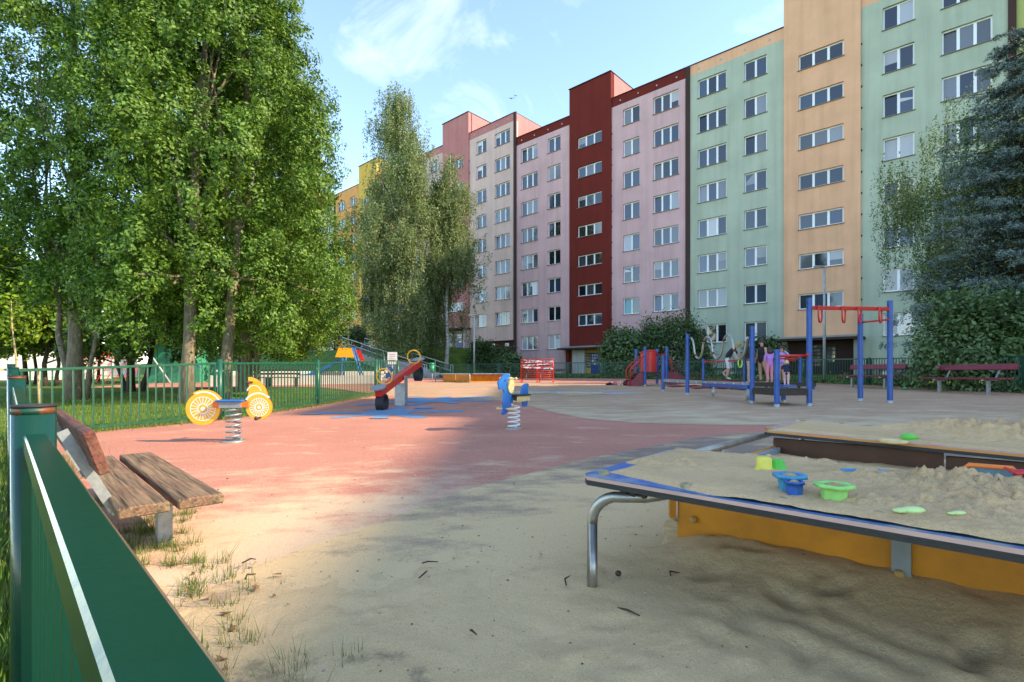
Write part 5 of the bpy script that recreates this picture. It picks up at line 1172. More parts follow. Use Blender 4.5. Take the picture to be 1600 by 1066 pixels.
# tufts and dry litter along the fence foot inside the playground
m_ = 22000; f = rng.uniform(-.1, 1, m_); base_ = np.array(FENCE_NEAR[0])*0+np.array((-.55, .63)); end_ = np.array((-6.6, 6.8)); pp = base_+(end_-base_)*np.clip(f, 0, 1)[:, None]**1.5; off = np.abs(rng.normal(.18, .22, m_))*rng.choice([1, 1, 1.4], m_)
pp = pp+np.outer(off, [.711, .703])+rng.normal(0, .03, (m_, 2)); kp = vnoise(pp[:, 0]*2.6, pp[:, 1]*2.6, 8) > .30+.55*off; blades('grass', 'tufts of grass creeping under the fence beside the old bench', pp[kp], .025, .10, .006, rng, (.62, .26, .12))
m_ = 3000; f = rng.uniform(0, 1, m_); a = np.array((-6.6, 6.9)); seg = rng.integers(0, 3, m_); A_f = np.array(FENCE_LEFT)[seg]; B_f = np.array(FENCE_LEFT)[seg+1]; pp = A_f+(B_f-A_f)*f[:, None]+np.stack([np.abs(rng.normal(.05, .12, m_)), rng.normal(0, .05, m_)], 1); blades('grass', 'ragged grass along the foot of the left fence', pp, .03, .12, .014, rng, (.5, .25, .25))
tc_ = []
for _ in range(75):
    f = rng.uniform(0, 1)**1.2; q_ = np.array((-.5, .75))+(np.array((-3.2, 3.6))-np.array((-.5, .75)))*f+np.array((.711, .703))*abs(rng.normal(.37, .09)); m_ = rng.integers(25, 90); tc_.append(q_+rng.normal(0, .022, (m_, 2)))
blades('grass', 'small green grass tufts growing in the sand inside the fence', np.concatenate(tc_), .03, .11, .005, rng, (.55, .25, .2), lean=.6)
# --- dry leaves and twigs lying about
M['dry'] = [mat('dry_leaf', (0.22, 0.11, 0.04), .8, objvar=.3), mat('dry_leaf_pale', (0.40, 0.25, 0.12), .8, objvar=.3)]
def drylf(): 
    b = MB(); n_ = 9; b.add([(math.cos(2*math.pi*i/n_)*.022*(1 if i % 2 else .6), math.sin(2*math.pi*i/n_)*.014*(1 if i % 2 else .6), .004*math.sin(i*1.7)+.006) for i in range(n_)], [list(range(n_))]); return b
dl = [drylf().mesh('dry_leaf', m_) for m_ in M['dry']]
spots = []
for _ in range(34):
    f = random.random()**1.6; q = Vector((-.45, .62)).lerp(Vector((-2.6, 2.9)), f)+Vector((.711, .703))*abs(random.gauss(0.36, .18)); spots.append(q)
for (px, py) in ((345, 1040), (362, 1018), (352, 968), (845, 873), (300, 905), (330, 940)): spots.append(g(px, py).xy)
for i, q in enumerate(spots):
    o = obj('dry_leaf', dl[i % 2], None, (q.x, q.y, plane(q.x, q.y)+.016), (random.uniform(-.3, .3), random.uniform(-.3, .3), random.uniform(0, 6)), [random.uniform(.7, 1.3)]*3)
    tag(o, 'dry brown fallen leaf on the sandy ground', 'leaf', 'fallen leaves near the fence')
M['twig'] = mat('twig', (0.05, 0.035, 0.022), .9, var=.3)
tw_s = [((965, 950), (1000, 962)), ((1095, 950), (1155, 938)), ((1180, 850), (1215, 876)), ((1310, 888), (1375, 898)), ((1500, 940), (1560, 946)), ((1560, 960), (1600, 972)), ((1048, 900), (1062, 895)), ((885, 915), (890, 900)), ((655, 903), (668, 892)), ((735, 985), (745, 992)), ((378, 880), (400, 874)), ((383, 905), (400, 897)), ((660, 880), (685, 878))]
for (p0, p1) in tw_s:
    a = g(*p0, .03); c = g(*p1, .035); md = a.lerp(c, .5)+Vector((random.uniform(-.02, .02), random.uniform(-.02, .02), .008)); o = MB().tube([a, md, c], [.0035, .004, .002], 6).build('twig', M['twig']); tag(o, 'small dark twig lying on the sand', 'twig', 'twigs scattered on the sand')
cone = MB().ball((0, 0, 0), .014, sc=(1, 1, .9)).build('pine_cone', M['brownball']); cone.location = g(966, 896, .04); tag(cone, 'small round brown cone on the sand beside the table leg', 'cone')
M['pebble'] = mat('pebble', (0.38, 0.33, 0.26), .8, objvar=.35)
pbm = MB().ball((0, 0, 0), .006, sc=(1.2, 1, .7), seg=7, rings=5).mesh('pebble', M['pebble'])
for i in range(80):
    px = random.uniform(430, 1600); py = random.uniform(860, 1066); q = g(px, py); o = obj('pebble', pbm, None, (q.x, q.y, q.z+.008+max(0., float(drift_h(np.array(q.x), np.array(q.y))))+.001), (0, 0, random.uniform(0, 6)), [random.uniform(.25, .9)]*3); tag(o, 'tiny pale pebble on the sand', 'pebble', 'pebbles on the sand')

# grit, bark bits and crumbs strewn over the sand (uncountable)
rng = np.random.default_rng(123); n = 3800
vv = 640+rng.uniform(0, 1, n)**.8*430; uu = rng.uniform(170, 1600, n); Yq = (CAMH+.06)/((vv-HOR)/800+.012*(uu-800)/800+.017); Xq = (uu-800)/800*Yq
hq = np.maximum(0, np.minimum(drift_h(Xq, Yq), .05)) if False else np.zeros(n)
ix = np.clip(((Xq-sx[0])/.028).astype(int), 0, len(sx)-1); iy = np.clip(((Yq-sy[0])/.028).astype(int), 0, len(sy)-1)
inb = (Xq > sx[0]) & (Xq < sx[-1]) & (Yq > sy[0]) & (Yq < sy[-1]); zq = np.where(inb, np.maximum(Zs[iy, ix], -.06+.012*Xq+.017*Yq+.008), -.06+.012*Xq+.017*Yq+.006)
sz = (.0009+.0022*rng.uniform(0, 1, n)**3)*rng.choice([1, 1, 1, 1, 1, 2.2], n)*np.clip(Yq/2.0, .8, 1.8); a = rng.uniform(0, 6.28, n); el = rng.uniform(.3, 1, n)
d = np.stack([np.cos(a), np.sin(a), np.zeros(n)], 1)*sz[:, None]; e = np.stack([-np.sin(a), np.cos(a), np.zeros(n)], 1)*(sz*el)[:, None]; c = np.stack([Xq, Yq, zq+.0015], 1); t = np.stack([np.zeros(n), np.zeros(n), sz*.7], 1)
V = np.stack([c-d, c+e, c+d, c-e, c+t], 1).reshape(-1, 3); k = np.arange(n)*5
Q = np.concatenate([np.stack([k+i, k+(i+1) % 4, k+4], 1) for i in range(4)]); mi = rng.choice(3, n, p=(.45, .3, .25))
sideq = (Xq-FENCE_NEAR[1][0])*.711+(Yq-FENCE_NEAR[1][1])*.703
o = obj('grit', npmesh('grit', V, Q, [M['twig'], M['dry'][0], M['pebble']], np.concatenate([mi]*4), nv=3)); tag(o, 'dark grit and bark crumbs strewn over the sandy ground', 'grit', kind='stuff')
# ------------------------------------------------------------------ things farther back
# lamp posts
def lamp(label, px, py, Y, h, arm=.55, z=None):
    q = at(px, 0, Y); q.z = G(q.x, q.y) if z is None else z
    root = thing('street_lamp', label, 'street lamp', q, 0, 'grey street lamps')
    MB().tube([(0, 0, -.1), (0, 0, h*.5), (0, 0, h)], [.075, .062, .045], 12).build('pole', M['galv_far'], root)
    hd = MB().box((-arm*.5, 0, h+.03), (arm, .16, .07), bev=.02).build('lamp_head', M['galv_far'], root)
    MB().box((-arm*.6, 0, h-.012), (arm*.5, .12, .02)).build('lamp_glass', M['white'], hd)
lamp('grey street lamp in front of the apricot stair tower', 1288, 590, 24.5, 5.4, .5)
lamp('grey street lamp on the lawn before the cream block', 741, 585, 39, 4.7, .45)
lamp('grey street lamp at the top of the outdoor steps', 545, 545, 52, 6.6, .5)
# outdoor steps with railings
S0 = Vector((-5.6, 38.6)); S1 = Vector((-15.6, 50.5)); sdv = (S1-S0).normalized(); sn = Vector((sdv.y, -sdv.x))
z0 = .55; z1 = 3.4; q = Vector((S0.x, S0.y, z0))
sw = thing('outdoor_steps', 'concrete steps with grey railings climbing the grass bank', 'steps', q)
ns_ = 22
for i in range(ns_):
    f0 = i/ns_; c = S0+(S1-S0)*(f0+.5/ns_); zz = z0+(z1-z0)*(i+1)/ns_
    MB().box((c.x, c.y, zz-.4), ((S1-S0).length/ns_+.02, 2.3, .8), rot=Matrix.Rotation(math.atan2(sdv.y, sdv.x), 3, 'Z')).build('step', M['concrete'], sw, q)
for s_ in (-1.15, 1.15):
    a = S0+sn*s_; c = S1+sn*s_
    for hz, r_ in ((.95, .03), (.5, .024)): MB().tube([(a.x, a.y, z0+hz), (c.x, c.y, z1+hz)], r_, 8).build('rail', M['galv_far'], sw, q)
    for k_ in range(8):
        f = k_/7; pp = a+(c-a)*f; zz = z0+(z1-z0)*f; MB().cyl((pp.x, pp.y, zz-.3), (pp.x, pp.y, zz+.95), .028, seg=8).build('rail_post', M['galv_far'], sw, q)
    pp = a-sdv*.35; MB().tube([(a.x, a.y, z0+.95), (pp.x, pp.y, z0+.93), (pp.x, pp.y, z0-.2)], .03, 8).build('rail_end', M['galv_far'], sw, q)
# notice board and litter bin
q = at(613, 0, 33.0); q.z = plane(q.x, q.y)
nb_ = thing('notice_board', 'small white notice board on a grey post by the steps', 'sign', q)
MB().cyl((0, .03, 0), (0, .03, 1.75), .03).build('post', M['galv_far'], nb_); pn_ = MB().box((0, 0, 1.42), (.62, .03, .78)).build('panel', M['white'], nb_)
for k_ in range(5): MB().box((-.02+.02*(k_ % 2), -.018, 1.66-k_*.12), (.42-.06*(k_ % 3), .004, .03)).build('text_line', M['grey_pl'], pn_)
q = at(675, 0, 30.5); q.z = plane(q.x, q.y)
lb = thing('litter_bin', 'small green litter bin on a grey post near the far sandpit', 'bin', q)
MB().cyl((0, .1, 0), (0, .1, .7), .03).build('post', M['galv_far'], lb)
M['bin'] = mat('bin_green', (0.01, .26, .12), .4); MB().tube([(0, 0, .5), (0, 0, .95)], [.13, .15], 14).tube([(0, 0, .95), (0, 0, 1.08)], [.16, .13], 14).build('bin_body', M['bin'], lb)
# second sandpit
q = at(738, 0, 28.5); q.z = plane(q.x, q.y)
sp2 = thing('sandpit', 'distant ochre walled sandpit with tube rails before the lawn bank', 'sandpit', q, R(-47))
w2 = 1.15
for (a, b_) in (((-w2, -w2), (0, -w2)), ((.05, -w2), (w2, -w2)), ((-w2, w2), (w2, w2)), ((-w2, -w2), (-w2, 0)), ((-w2, .05), (-w2, w2)), ((w2, -w2), (w2, w2))): MB().bar((*a, .2), (*b_, .2), .03, .42).build('wall_panel', M['ocher'], sp2)
MB().box((-w2-.15, 0, .435), (.7, 2.6, .035)).box((w2+.15, 0, .435), (.7, 2.6, .035)).build('table_board', M['board_blue'], sp2)
MB().box((0, 0, .1), (2.2, 2.2, .12)).build('sand', M['sand2'], sp2)
for s_ in (-1, 1):
    MB().tube([(-w2-.4, s_*(w2+.25), -.05), (-w2-.4, s_*(w2+.25), .36), (-w2-.35, s_*(w2+.25), .42), (w2+.35, s_*(w2+.25), .42), (w2+.4, s_*(w2+.25), .36), (w2+.4, s_*(w2+.25), -.05)], .025, 8).build('tube_rail', M['galv_far'], sp2)
# red crowd barriers leaning together with barrier tape
M['tape'] = mat('barrier_tape', (.72, .68, .66), .5, color2=(.6, .05, .05), vscale=9, c2pos=(.52, .54), detail=1)
for k_, (lab, dy, w_) in enumerate((('front red crowd barrier wrapped in red and white tape', 0, 1), ('second red crowd barrier standing right behind the taped one', .16, .98), ('rear red crowd barrier of the three standing together', .32, .98))):
    q = at(839+k_*1.0, 0, 25.5); q.y += dy; q.z = plane(q.x, q.y)
    br_ = thing('crowd_barrier', lab, 'barrier', q, R(-8+k_*3), 'red crowd barriers')
    W2 = .80*w_; H0, H1 = .22, 1.18
    MB().tube([(-W2, 0, H0-.08), (-W2, 0, H1), (W2, 0, H1), (W2, 0, H0-.08)], .021, 8).build('frame', M['red'], br_)
    for i in range(10): z_ = H0+(H1-H0)*i/10; MB().cyl((-W2, 0, z_), (W2, 0, z_), .011, seg=6).build('bar', M['red'], br_)
    MB().cyl((0, 0, H0), (0, 0, H1), .014).build('middle_bar', M['red'], br_)
    for fx in (-W2, 0 if k_ == 0 else .1, W2): MB().tube([(fx, -.3+.06*k_, 0), (fx, -.1, .2), (fx, .1, .2), (fx, .3, 0)], .014, 6).build('foot', M['red'], br_)
    if k_ == 0:
        tp = MB()
        for (za, zb_, hh) in ((.98, 1.05, .05), (.82, .92, .06), (.74, .66, .08), (1.12, 1.02, .04)):
            n_ = 12
            for i in range(n_):
                x0, x1 = -W2+2*W2*i/n_, -W2+2*W2*(i+1)/n_; y0, y1 = -.03-.012*math.sin(i*1.3), -.03-.012*math.sin((i+1)*1.3); zz0, zz1 = za+(zb_-za)*i/n_+.012*math.sin(i*2), za+(zb_-za)*(i+1)/n_+.012*math.sin((i+1)*2)
                tp.quad((x0, y0, zz0), (x1, y1, zz1), (x1, y1, zz1+hh), (x0, y0, zz0+hh))
        tp.build('barrier_tape', M['tape'], br_)
# bags and bottles on the ground by the slide tower
M['cloth_black'] = mat('black_cloth', (.015, .015, .018), .9, var=.3); M['cloth_pink'] = mat('pink_cloth', (.45, .1, .3), .9); M['clear'] = mat('clear_plastic', (.5, .5, .5), .1)
def blob(label, name, cat, px, py, sc, m, seed):
    rng = random.Random(seed); b = MB(); b.ball((0, 0, sc[2]*.8), 1, sc=sc, seg=12, rings=8, zmin=-.75)
    b.v = [(x*(1+.2*math.sin(9*z/sc[2]+seed)), y*(1+.2*math.cos(5*x/sc[0]+seed)), z*(1+.25*math.sin(4*x/sc[0]+seed))) for x, y, z in b.v]
    o = b.build(name, m); q = g(px, py); o.location = q; tag(o, label, cat)
blob('crumpled black bag on the ground by the maroon steps', 'bag', 'bag', 952, 602, (.17, .12, .06), M['cloth_black'], 1); blob('crumpled pink and red jacket beside the black bag', 'jacket', 'jacket', 960.5, 602, (.12, .1, .07), M['cloth_pink'], 2)
for (px, lab, m_) in ((962.5, 'orange drinking bottle beside the bags', M['toy_orange']), (970, 'clear plastic bottle by the maroon steps', M['clear'])):
    o = MB().lathe([(0, 0), (.035, 0), (.035, .15), (.014, .19), (.014, .22), (0, .22)], (0, 0, 0), 12).build('bottle', m_); o.location = g(px, 602.5); tag(o, lab, 'bottle')
o = MB().ball((0, 0, .05), .07, sc=(1, 1, .75), seg=12).build('toy_ball', M['bin']); o.location = g(1414, 609.5)+Vector((0, 0, 0)); tag(o, 'small green ball left by the fence near the maroon bench', 'ball')
# chalk drawings
def chalk(label, px, py, rx, ry, cols_):
    c = g(px, py); root = None
    for i, cc_ in enumerate(cols_):
        m_ = M.setdefault('chalk%d' % i, mat('chalk_%d' % i, cc_, .95, color2=(.43, .27, .18), vscale=9, c2pos=(.45, .6)))
        a = i*1.3; ox, oy = rx*.45*math.cos(a), ry*.45*math.sin(a)
        pts = [(c.x+ox+rx*.5*math.cos(t_)*(1+.3*math.cos(3*t_)), c.y+oy+ry*.5*math.sin(t_)*(1+.3*math.cos(3*t_))) for t_ in np.linspace(0, 2*math.pi, 24, endpoint=False)]
        o = sheet('chalk_drawing' if root is None else 'chalk_patch', pts, .0085+.0012*i, m_, parent=root)
        if root is None: root = o; tag(o, label, 'drawing')
chalk('faded pastel chalk drawing on tan rubber behind the blue dog', 845, 614, 1.3, 1.2, [(.33, .40, .44), (.30, .24, .36), (.5, .48, .42), (.45, .36, .15)])
chalk('faded pink and violet chalk flower near the maroon steps', 930, 615, 1.4, 1.3, [(.52, .25, .26), (.28, .24, .34), (.30, .36, .28), (.48, .42, .3)])
# toddlers yard: blue slide with yellow panel
q = at(545, 0, 31.0); q.z = .35; q.z = plane(q.x, q.y)+.02
sl2 = thing('toddler_slide', 'blue slide with yellow front panel in the fenced toddlers yard', 'slide', q, R(4))
for (x, y) in ((-.35, -.35), (.5, -.35), (-.35, .35), (.5, .35)): MB().tube([(x+.35*(1 if x > 0 else -.2), y, 0), (x*.55, y, 2.05)], .05, 8).build('leg', M['blue_board'], sl2)
MB().prism([(-.7, 1.45), (.42, 1.45), (.25, 2.0), (-.5, 2.0)], .04, org=(0, -.4, 0)).build('front_panel', M['yellow'], sl2); MB().prism([(-.7, 1.45), (.42, 1.45), (.25, 2.0), (-.5, 2.0)], .04, org=(0, .4, 0)).build('back_panel', M['yellow'], sl2)
MB().box((-.1, 0, 1.2), (1.0, .8, .05)).build('deck', M['wood_dark'], sl2)
chd = MB(); pts = [(-.5, 1.2), (-1.0, .95), (-1.7, .55), (-2.3, .28), (-2.9, .22)]
for y in (-.25, .25): chd.prism([(a, z+.18) for a, z in pts]+[(a, z-.05) for a, z in pts[::-1]], .04, org=(0, y, 0))
for i in range(4): chd.quad((pts[i][0], -.25, pts[i][1]), (pts[i][0], .25, pts[i][1]), (pts[i+1][0], .25, pts[i+1][1]), (pts[i+1][0], -.25, pts[i+1][1]))
chd.build('chute', M['blue_board'], sl2); MB().bar((.55, -.3, 1.9), (.85, -.3, 1.2), .05, .1).bar((.55, .3, 1.9), (.85, .3, 1.2), .05, .1).build('rear_rail', M['red'], sl2)
# low concrete walls of the yard
for (a, c, h, lab) in ((at(330, 0, 26), at(585, 0, 27.5), .55, 'low white concrete wall behind the left fence'), (at(345, 0, 29), at(600, 0, 33), .75, 'pale retaining wall under the yard fence')):
    za = plane(a.x, a.y); mp_ = (a+c)/2; o = MB().bar((a.x, a.y, za+h/2-.1), (c.x, c.y, za+h/2-.1), .2, h+.2).build('low_wall', W['white']); tag(o, lab, 'wall')
# timber picnic benches seen through the fence
for i, (px, Y, lab) in enumerate(((400, 24.5, 'dark timber bench in the toddlers yard left of the slide'), (440, 24.0, 'dark timber bench in the toddlers yard nearer the slide'))):
    q = at(px, 0, Y); q.z = plane(q.x, q.y); r_ = thing('timber_bench', lab, 'bench', q, R(10), 'timber benches in the yard')
    for k_ in range(2): MB().box((0, .1*k_-.05, .44), (1.6, .09, .04)).build('seat_plank', M['wood_dark'], r_)
    for z_ in (.62, .78): MB().box((0, .2, z_), (1.6, .035, .1)).build('back_plank', M['wood_dark'], r_)
    for s_ in (-.65, .65): MB().box((s_, .05, .2), (.08, .3, .44)).box((s_, .2, .6), (.06, .05, .45)).build('leg', M['black'], r_)
# green rink boards and white garage far left
M['rink'] = mat('green_rink_board', (.02, .26, .14), .5, var=.12, vscale=3)
for (p0, p1, Ya, Yb, zt_, lab) in ((232, 276, 33, 33, 2.75, 'green rink board wall with sloping blue edge, longer piece'), (306, 330, 33, 34, 2.6, 'green rink board wall seen right of the twin trunks')):
    a = at(p0, 0, Ya); c = at(p1, 0, Yb); za = plane(a.x, a.y); q = Vector((a.x, a.y, za)); r_ = thing('rink_boards', lab, 'board wall', q)
    n_ = 3
    for i in range(n_):
        b0 = a.lerp(c, i/n_+.01); b1 = a.lerp(c, (i+1)/n_-.01); MB().bar((b0.x, b0.y, za+zt_/2-.1), (b1.x, b1.y, za+zt_/2-.1), .06, zt_).build('board', M['rink'], r_, q)
    e = c+(c-a).normalized()*1.3
    sl_ = MB(); sl_.prism([(0, zt_-.1), (0, 0), (1.5, 0), (1.5, 1.0)], .06, org=(c.x, c.y, za), ax=((c-a).normalized().x, (c-a).normalized().y, 0)); sl_.build('sloped_board', M['rink'], r_, q)
    d_ = (c-a).normalized(); MB().bar((c.x, c.y, za+zt_-.08), (c.x+d_.x*1.5, c.y+d_.y*1.5, za+1.02), .08, .06).build('edge_rail', M['blue_board'], r_, q)
a = at(-60, 0, 46); c = at(165, 0, 52); q = Vector(((a.x+c.x)/2, (a.y+c.y)/2, .4)); d_ = (c-a).normalized()
ga = thing('garage', 'long low white garage wall behind the lawn trees', 'building', q, math.atan2(d_.y, d_.x)); ln = (c-a).length
M['gwhite'] = mat('white_plaster', (.72, .66, .62), .9, var=.06)
MB().box((0, 2, 1.45), (ln, 4, 3.3)).build('wall', M['gwhite'], ga); MB().box((0, 2, 3.15), (ln+.3, 4.4, .14)).build('roof', W['bark'], ga)
for k_ in range(5): MB().box((-ln/2+1.8+k_*2.6, -.02, 1.1), (2.0, .06, 2.1)).build('garage_door', W['white'], ga)
# rope pyramid
q = at(170, 0, 31); q.z = plane(q.x, q.y); rp2 = thing('climbing_net', 'red rope climbing net hung from a ridge pole beyond the lawn', 'climbing net', q)
MB().tube([(-2.2, 0, 0), (-.6, 0, 2.3), (2.2, 0, 2.3), (3.8, 0, 0)], .05, 8).build('frame', M['galv_far'], rp2)
for k_ in range(9):
    f = k_/8; MB().tube([(-.6+2.8*f, 0, 2.28), (-1.6+4.2*f, -1.6, .15)], .02, 5).build('rope', M['red'], rp2)
for k_ in range(5):
    f = (k_+1)/6; MB().tube([(-.6-1.0*f, -1.6*f, 2.28-2.1*f), (2.2+.4*f, -1.6*f, 2.28-2.1*f)], .02, 5).build('rope', M['red'], rp2)
# two birds over the roofs
for i, (px, py, lab) in enumerate(((800, 154, 'dark bird gliding above the pink roof, the larger one'), (806, 150, 'small dark bird gliding just above the larger one'))):
    q = at(px, py, 75); s_ = .5 if i == 0 else .38
    b = MB(); b.ball((0, 0, 0), .12, sc=(2.2, .7, .6)); 
    for sg in (-1, 1): b.add([(-.1, sg*.05, .02), (.14, sg*.05, .02), (.10, sg*.5, .16), (.0, sg*.95, .05), (-.08, sg*.5, .15)], [(0, 1, 2, 3, 4) if sg > 0 else (4, 3, 2, 1, 0)])
    b.add([(-.2, -.05, 0), (-.45, -.1, 0), (-.45, .1, 0), (-.2, .05, 0)], [(0, 1, 2, 3)]); o = b.build('bird', M['black']); o.location = q; o.rotation_euler = (R(15), 0, R(-60+20*i)); o.scale = [s_*1.3]*3; tag(o, lab, 'bird', 'birds in the sky')
# wall camera on the apricot tower, aerials
# ------------------------------------------------------------------ children on the climbing course
def cm(n, c): return mat(n, c, .85, var=.12, vscale=14)
CL = dict(black=cm('black_tshirt', (.02, .02, .022)), white=cm('white_shorts', (.68, .66, .66)), pattern=mat('patterned_shorts', (.02, .02, .025), .8, color2=(.5, .5, .52), vscale=30, c2pos=(.5, .55)), pinkl=cm('pink_leggings', (.72, .24, .30)), lilac=cm('lilac_top', (.50, .20, .58)), violet=cm('violet_sleeve', (.46, .34, .72)), navy=cm('navy_top', (.012, .018, .05)), redc=cm('red_shorts', (.55, .03, .05)), palepink=cm('pale_pink_trousers', (.68, .42, .46)), shoe=cm('pale_shoe', (.6, .58, .6)), shoed=cm('dark_shoe', (.06, .06, .07)))
HR = dict(blond=mat('blond_hair', (.42, .27, .11), .6, var=.3, vscale=30, stretch=(6, 6, 1)), brown=mat('brown_hair', (.055, .028, .016), .55, var=.3, vscale=30, stretch=(6, 6, 1)), dark=mat('dark_hair', (.022, .013, .010), .5, var=.3, vscale=30), fair=mat('fair_hair', (.62, .45, .24), .6, var=.25, vscale=30))
def person(label, loc, rz, H, pose, clothes, hair, hairlen=.12, ponytail=False):
    """H standing height. pose: joint -> offsets in units of H. clothes: dict region -> material key"""
    J = dict(pelvis=(0, 0, .52), waist=(0, 0, .60), chest=(0, -.005, .72), neck=(0, 0, .835), head=(0, -.01, .90), crown=(0, -.005, .955),
             hipl=(-.05, 0, .50), kneel=(-.055, -.005, .27), anklel=(-.055, .01, .045), toel=(-.06, -.09, .02), hipr=(.05, 0, .50), kneer=(.055, -.005, .27), ankler=(.055, .01, .045), toer=(.06, -.09, .02),
             shl=(-.10, 0, .80), ell=(-.135, .005, .64), wrl=(-.14, -.03, .50), hal=(-.14, -.045, .455), shr=(.10, 0, .80), elr=(.135, .005, .64), wrr=(.14, -.03, .50), har=(.14, -.045, .455))
    J.update(pose)
    rad = dict(pelvis=.085, waist=.075, chest=.088, neck=.027, head=.052, crown=.045, hipl=.058, kneel=.04, anklel=.027, toel=.017, hipr=.058, kneer=.04, ankler=.027, toer=.017, shl=.04, ell=.03, wrl=.021, hal=.02, shr=.04, elr=.03, wrr=.021, har=.02)
    E = [('pelvis', 'waist', 'top'), ('waist', 'chest', 'top'), ('chest', 'neck', 'top'), ('neck', 'head', 'skin'), ('head', 'crown', 'skin')]
    for s_ in 'lr': E += [('pelvis', 'hip'+s_, 'bottom'), ('hip'+s_, 'knee'+s_, 'thigh'), ('knee'+s_, 'ankle'+s_, 'shin'), ('ankle'+s_, 'toe'+s_, 'shoe'), ('chest', 'sh'+s_, 'top'), ('sh'+s_, 'el'+s_, 'sleeve'), ('el'+s_, 'wr'+s_, 'fore'), ('wr'+s_, 'ha'+s_, 'skin')]
    names = list(J); me = bpy.data.meshes.new('sk'); me.from_pydata([Vector(J[n])*H for n in names], [(names.index(a), names.index(b)) for a, b, _ in E], [])
    ob = bpy.data.objects.new('sk', me); col.objects.link(ob)
    sk = ob.modifiers.new('s', 'SKIN'); sv = me.skin_vertices[0].data
    for i, n in enumerate(names): r_ = rad[n]*H*1.0; sv[i].radius = (r_, r_); sv[i].use_root = (n == 'pelvis')
    ss_ = ob.modifiers.new('u', 'SUBSURF'); ss_.levels = 2; ss_.render_levels = 2
    dg = bpy.context.evaluated_depsgraph_get(); me2 = bpy.data.meshes.new_from_object(ob.evaluated_get(dg)); bpy.data.objects.remove(ob)
    regs = list(dict.fromkeys([e[2] for e in E])); mats_ = [M['skin'] if clothes.get(r_) is None else CL[clothes[r_]] for r_ in regs]
    me2.materials.clear(); [me2.materials.append(m_) for m_ in mats_]
    nP = len(me2.polygons); cen = np.zeros(nP*3); me2.polygons.foreach_get('center', cen); cen = cen.reshape(-1, 3); best = np.full(nP, 1e9); idx = np.zeros(nP, int)
    for (a, b, r_) in E:
        A = np.array(J[a])*H; B = np.array(J[b])*H; d = B-A; t_ = np.clip(((cen-A)@d)/(d@d), 0, 1); dist = np.linalg.norm(cen-(A+t_[:, None]*d), axis=1)-(rad[a]*(1-t_)+rad[b]*t_)*H
        k_ = dist < best; best[k_] = dist[k_]; idx[k_] = regs.index(r_)
    me2.polygons.foreach_set('material_index', idx.astype(np.int32)); me2.polygons.foreach_set('use_smooth', np.ones(nP, bool)); me2.name = 'body'
    root = thing('person', label, 'person', loc, rz); obj('body', me2, root)
    # hair cap with strands down the back, face features
    hd = Vector(J['head'])*H; cr_ = Vector(J['crown'])*H; up = (cr_-hd).normalized(); c = hd+up*.03*H
    fw = Vector((0, -1, 0)); fw = (fw-up*fw.dot(up)).normalized(); sd = up.cross(fw)
    hb = MB(); R_ = .075*H
    for (i0) in range(1):
        vs_ = []; fs_ = []; n1, n2 = 9, 16
        for i in range(n1):
            th = math.pi*.62*i/(n1-1)
            for k_ in range(n2):
                a = 2*math.pi*k_/n2; dirv = up*math.cos(th)+(fw*math.cos(a)*.98+sd*math.sin(a)*.88)*math.sin(th)
                lim = 1.0 if not (math.cos(a) > .35 and th > 1.0) else .72
                vs_.append(c+dirv*R_*lim)
        for i in range(n1-1):
            for k_ in range(n2): fs_.append((i*n2+k_, i*n2+(k_+1) % n2, (i+1)*n2+(k_+1) % n2, (i+1)*n2+k_))
        hb.add(vs_, fs_, 0, True)
    dn = Vector((0, 0, -1)); 
    for k_ in range(9):
        a = (k_-4)/4; st_ = c-fw*R_*.75*math.cos(a)+sd*R_*.85*math.sin(a*1.1)
        if ponytail and abs(a) > .3: continue
        hb.tube([st_+up*R_*.2, st_-fw*.012*H+dn*hairlen*.5*H, st_-fw*.016*H+dn*hairlen*H], [.026*H, .024*H, .008*H], 6)
    hb.build('hair', HR[hair], root)
    fb = MB(); 
    for s_ in (-1, 1): fb.ball(c+fw*.056*H+sd*s_*.022*H-up*.005*H, .007*H, seg=6, rings=4)
    fb.ball(c+fw*.064*H-up*.02*H, .009*H, mi=1, seg=6, rings=4); fb.box(c+fw*.056*H-up*.042*H, (.022*H, .008*H, .006*H), 2)
    fb.build('face', [M['brownball'], M['skin'], M['red_pl']], root)
    return root
Z = Vector
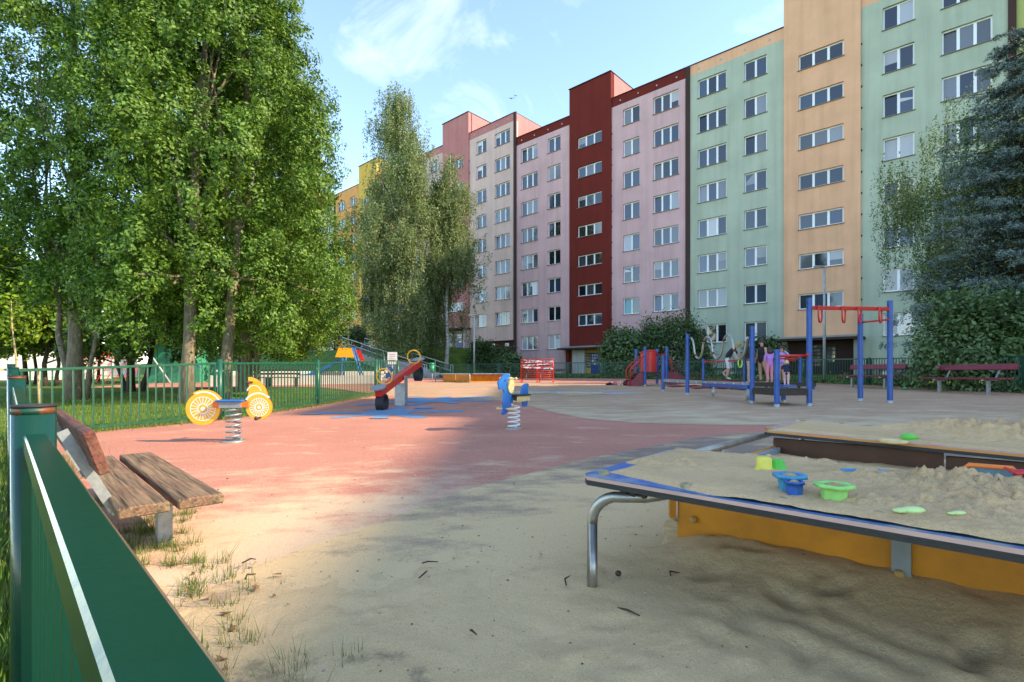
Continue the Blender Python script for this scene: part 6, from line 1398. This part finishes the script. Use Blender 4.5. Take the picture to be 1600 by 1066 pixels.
# girl bending forward over the rail (right in the picture)
pz = at(1136, 593.5, 18.0); pz.z = .632
person('child in black t-shirt and white shorts bending over the red rail', pz, R(70), 1.42,
       dict(chest=(0, -.10, .70), neck=(0, -.19, .79), head=(0, -.235, .835), crown=(0, -.27, .88), waist=(0, -.03, .60), shl=(-.1, -.14, .765), ell=(-.13, -.22, .65), wrl=(-.12, -.31, .56), hal=(-.12, -.345, .53), shr=(.1, -.14, .765), elr=(.13, -.10, .62), wrr=(.12, -.17, .53), har=(.11, -.2, .50), kneel=(-.055, -.03, .28), kneer=(.055, -.09, .30), ankler=(.055, .09, .17), toer=(.06, .03, .09)),
       dict(top='black', sleeve='black', bottom='white', thigh='white', shoe='shoe'), 'blond', .12, True)
pz = Z((7.85, 16.95, .56)); person('child with long brown hair, black top and patterned shorts behind the blue post', pz, R(60), 1.43, dict(wrl=(-.06, -.10, .68), hal=(-.03, -.12, .70), ell=(-.14, -.02, .65)), dict(top='black', sleeve='black', bottom='pattern', thigh=None, shoe='shoe'), 'brown', .26)
pz = Z((8.30, 17.0, .56)); person('dark haired child in black outfit leaning with one hand on the rail', pz, R(-75), 1.44, dict(wrl=(-.16, -.06, .5), kneer=(.07, .05, .28), ankler=(.09, .10, .06), toer=(.09, .02, .03)), dict(top='black', bottom='black', thigh=None, shoe='shoed'), 'dark', .08)
pz = at(1202.5, 598.5, 16.3); pz.z = .56; person('child in lilac t-shirt and pink leggings standing with back to the playground', pz, R(172), 1.15, {}, dict(top='lilac', sleeve='lilac', bottom='pinkl', thigh='pinkl', shin='pinkl', shoe='shoe'), 'brown', .12)
pz = at(1221, 598, 16.6); pz.z = .56; person('child in violet top and red shorts behind the short blue post', pz, R(-40), 1.2, dict(elr=(.19, -.02, .74), wrr=(.11, -.08, .83), har=(.06, -.09, .86), wrl=(-.10, -.1, .55)), dict(top='violet', sleeve='violet', fore='violet', bottom='redc', shoe='shoed'), 'brown', .1)
pz = at(1229, 603.5, 14.6); pz.z = .46; person('fair haired toddler in navy top and pale trousers climbing the step', pz, R(150), .80, dict(chest=(.0, -.07, .71), neck=(0, -.11, .81), head=(.0, -.14, .875), crown=(0, -.15, .93), kneer=(.06, -.08, .30), wrl=(-.12, -.19, .66), hal=(-.12, -.23, .68), ell=(-.13, -.1, .68)), dict(top='navy', sleeve='navy', bottom='palepink', thigh='palepink', shin='palepink', shoe='shoed'), 'fair', .08)
hoop = MB().tube([Vector((.085*math.cos(a), 0, .105*math.sin(a))) for a in np.linspace(0, 2*math.pi, 24, endpoint=False)], .013, 8, closed=True).build('hoop', mat('lime_ring', (.4, .75, .05), .4)); hoop.location = at(1156.5, 567.5, 12.25); hoop.rotation_euler = (0, 0, R(35)); tag(hoop, 'bright lime ring hanging on the wave tube', 'ring')
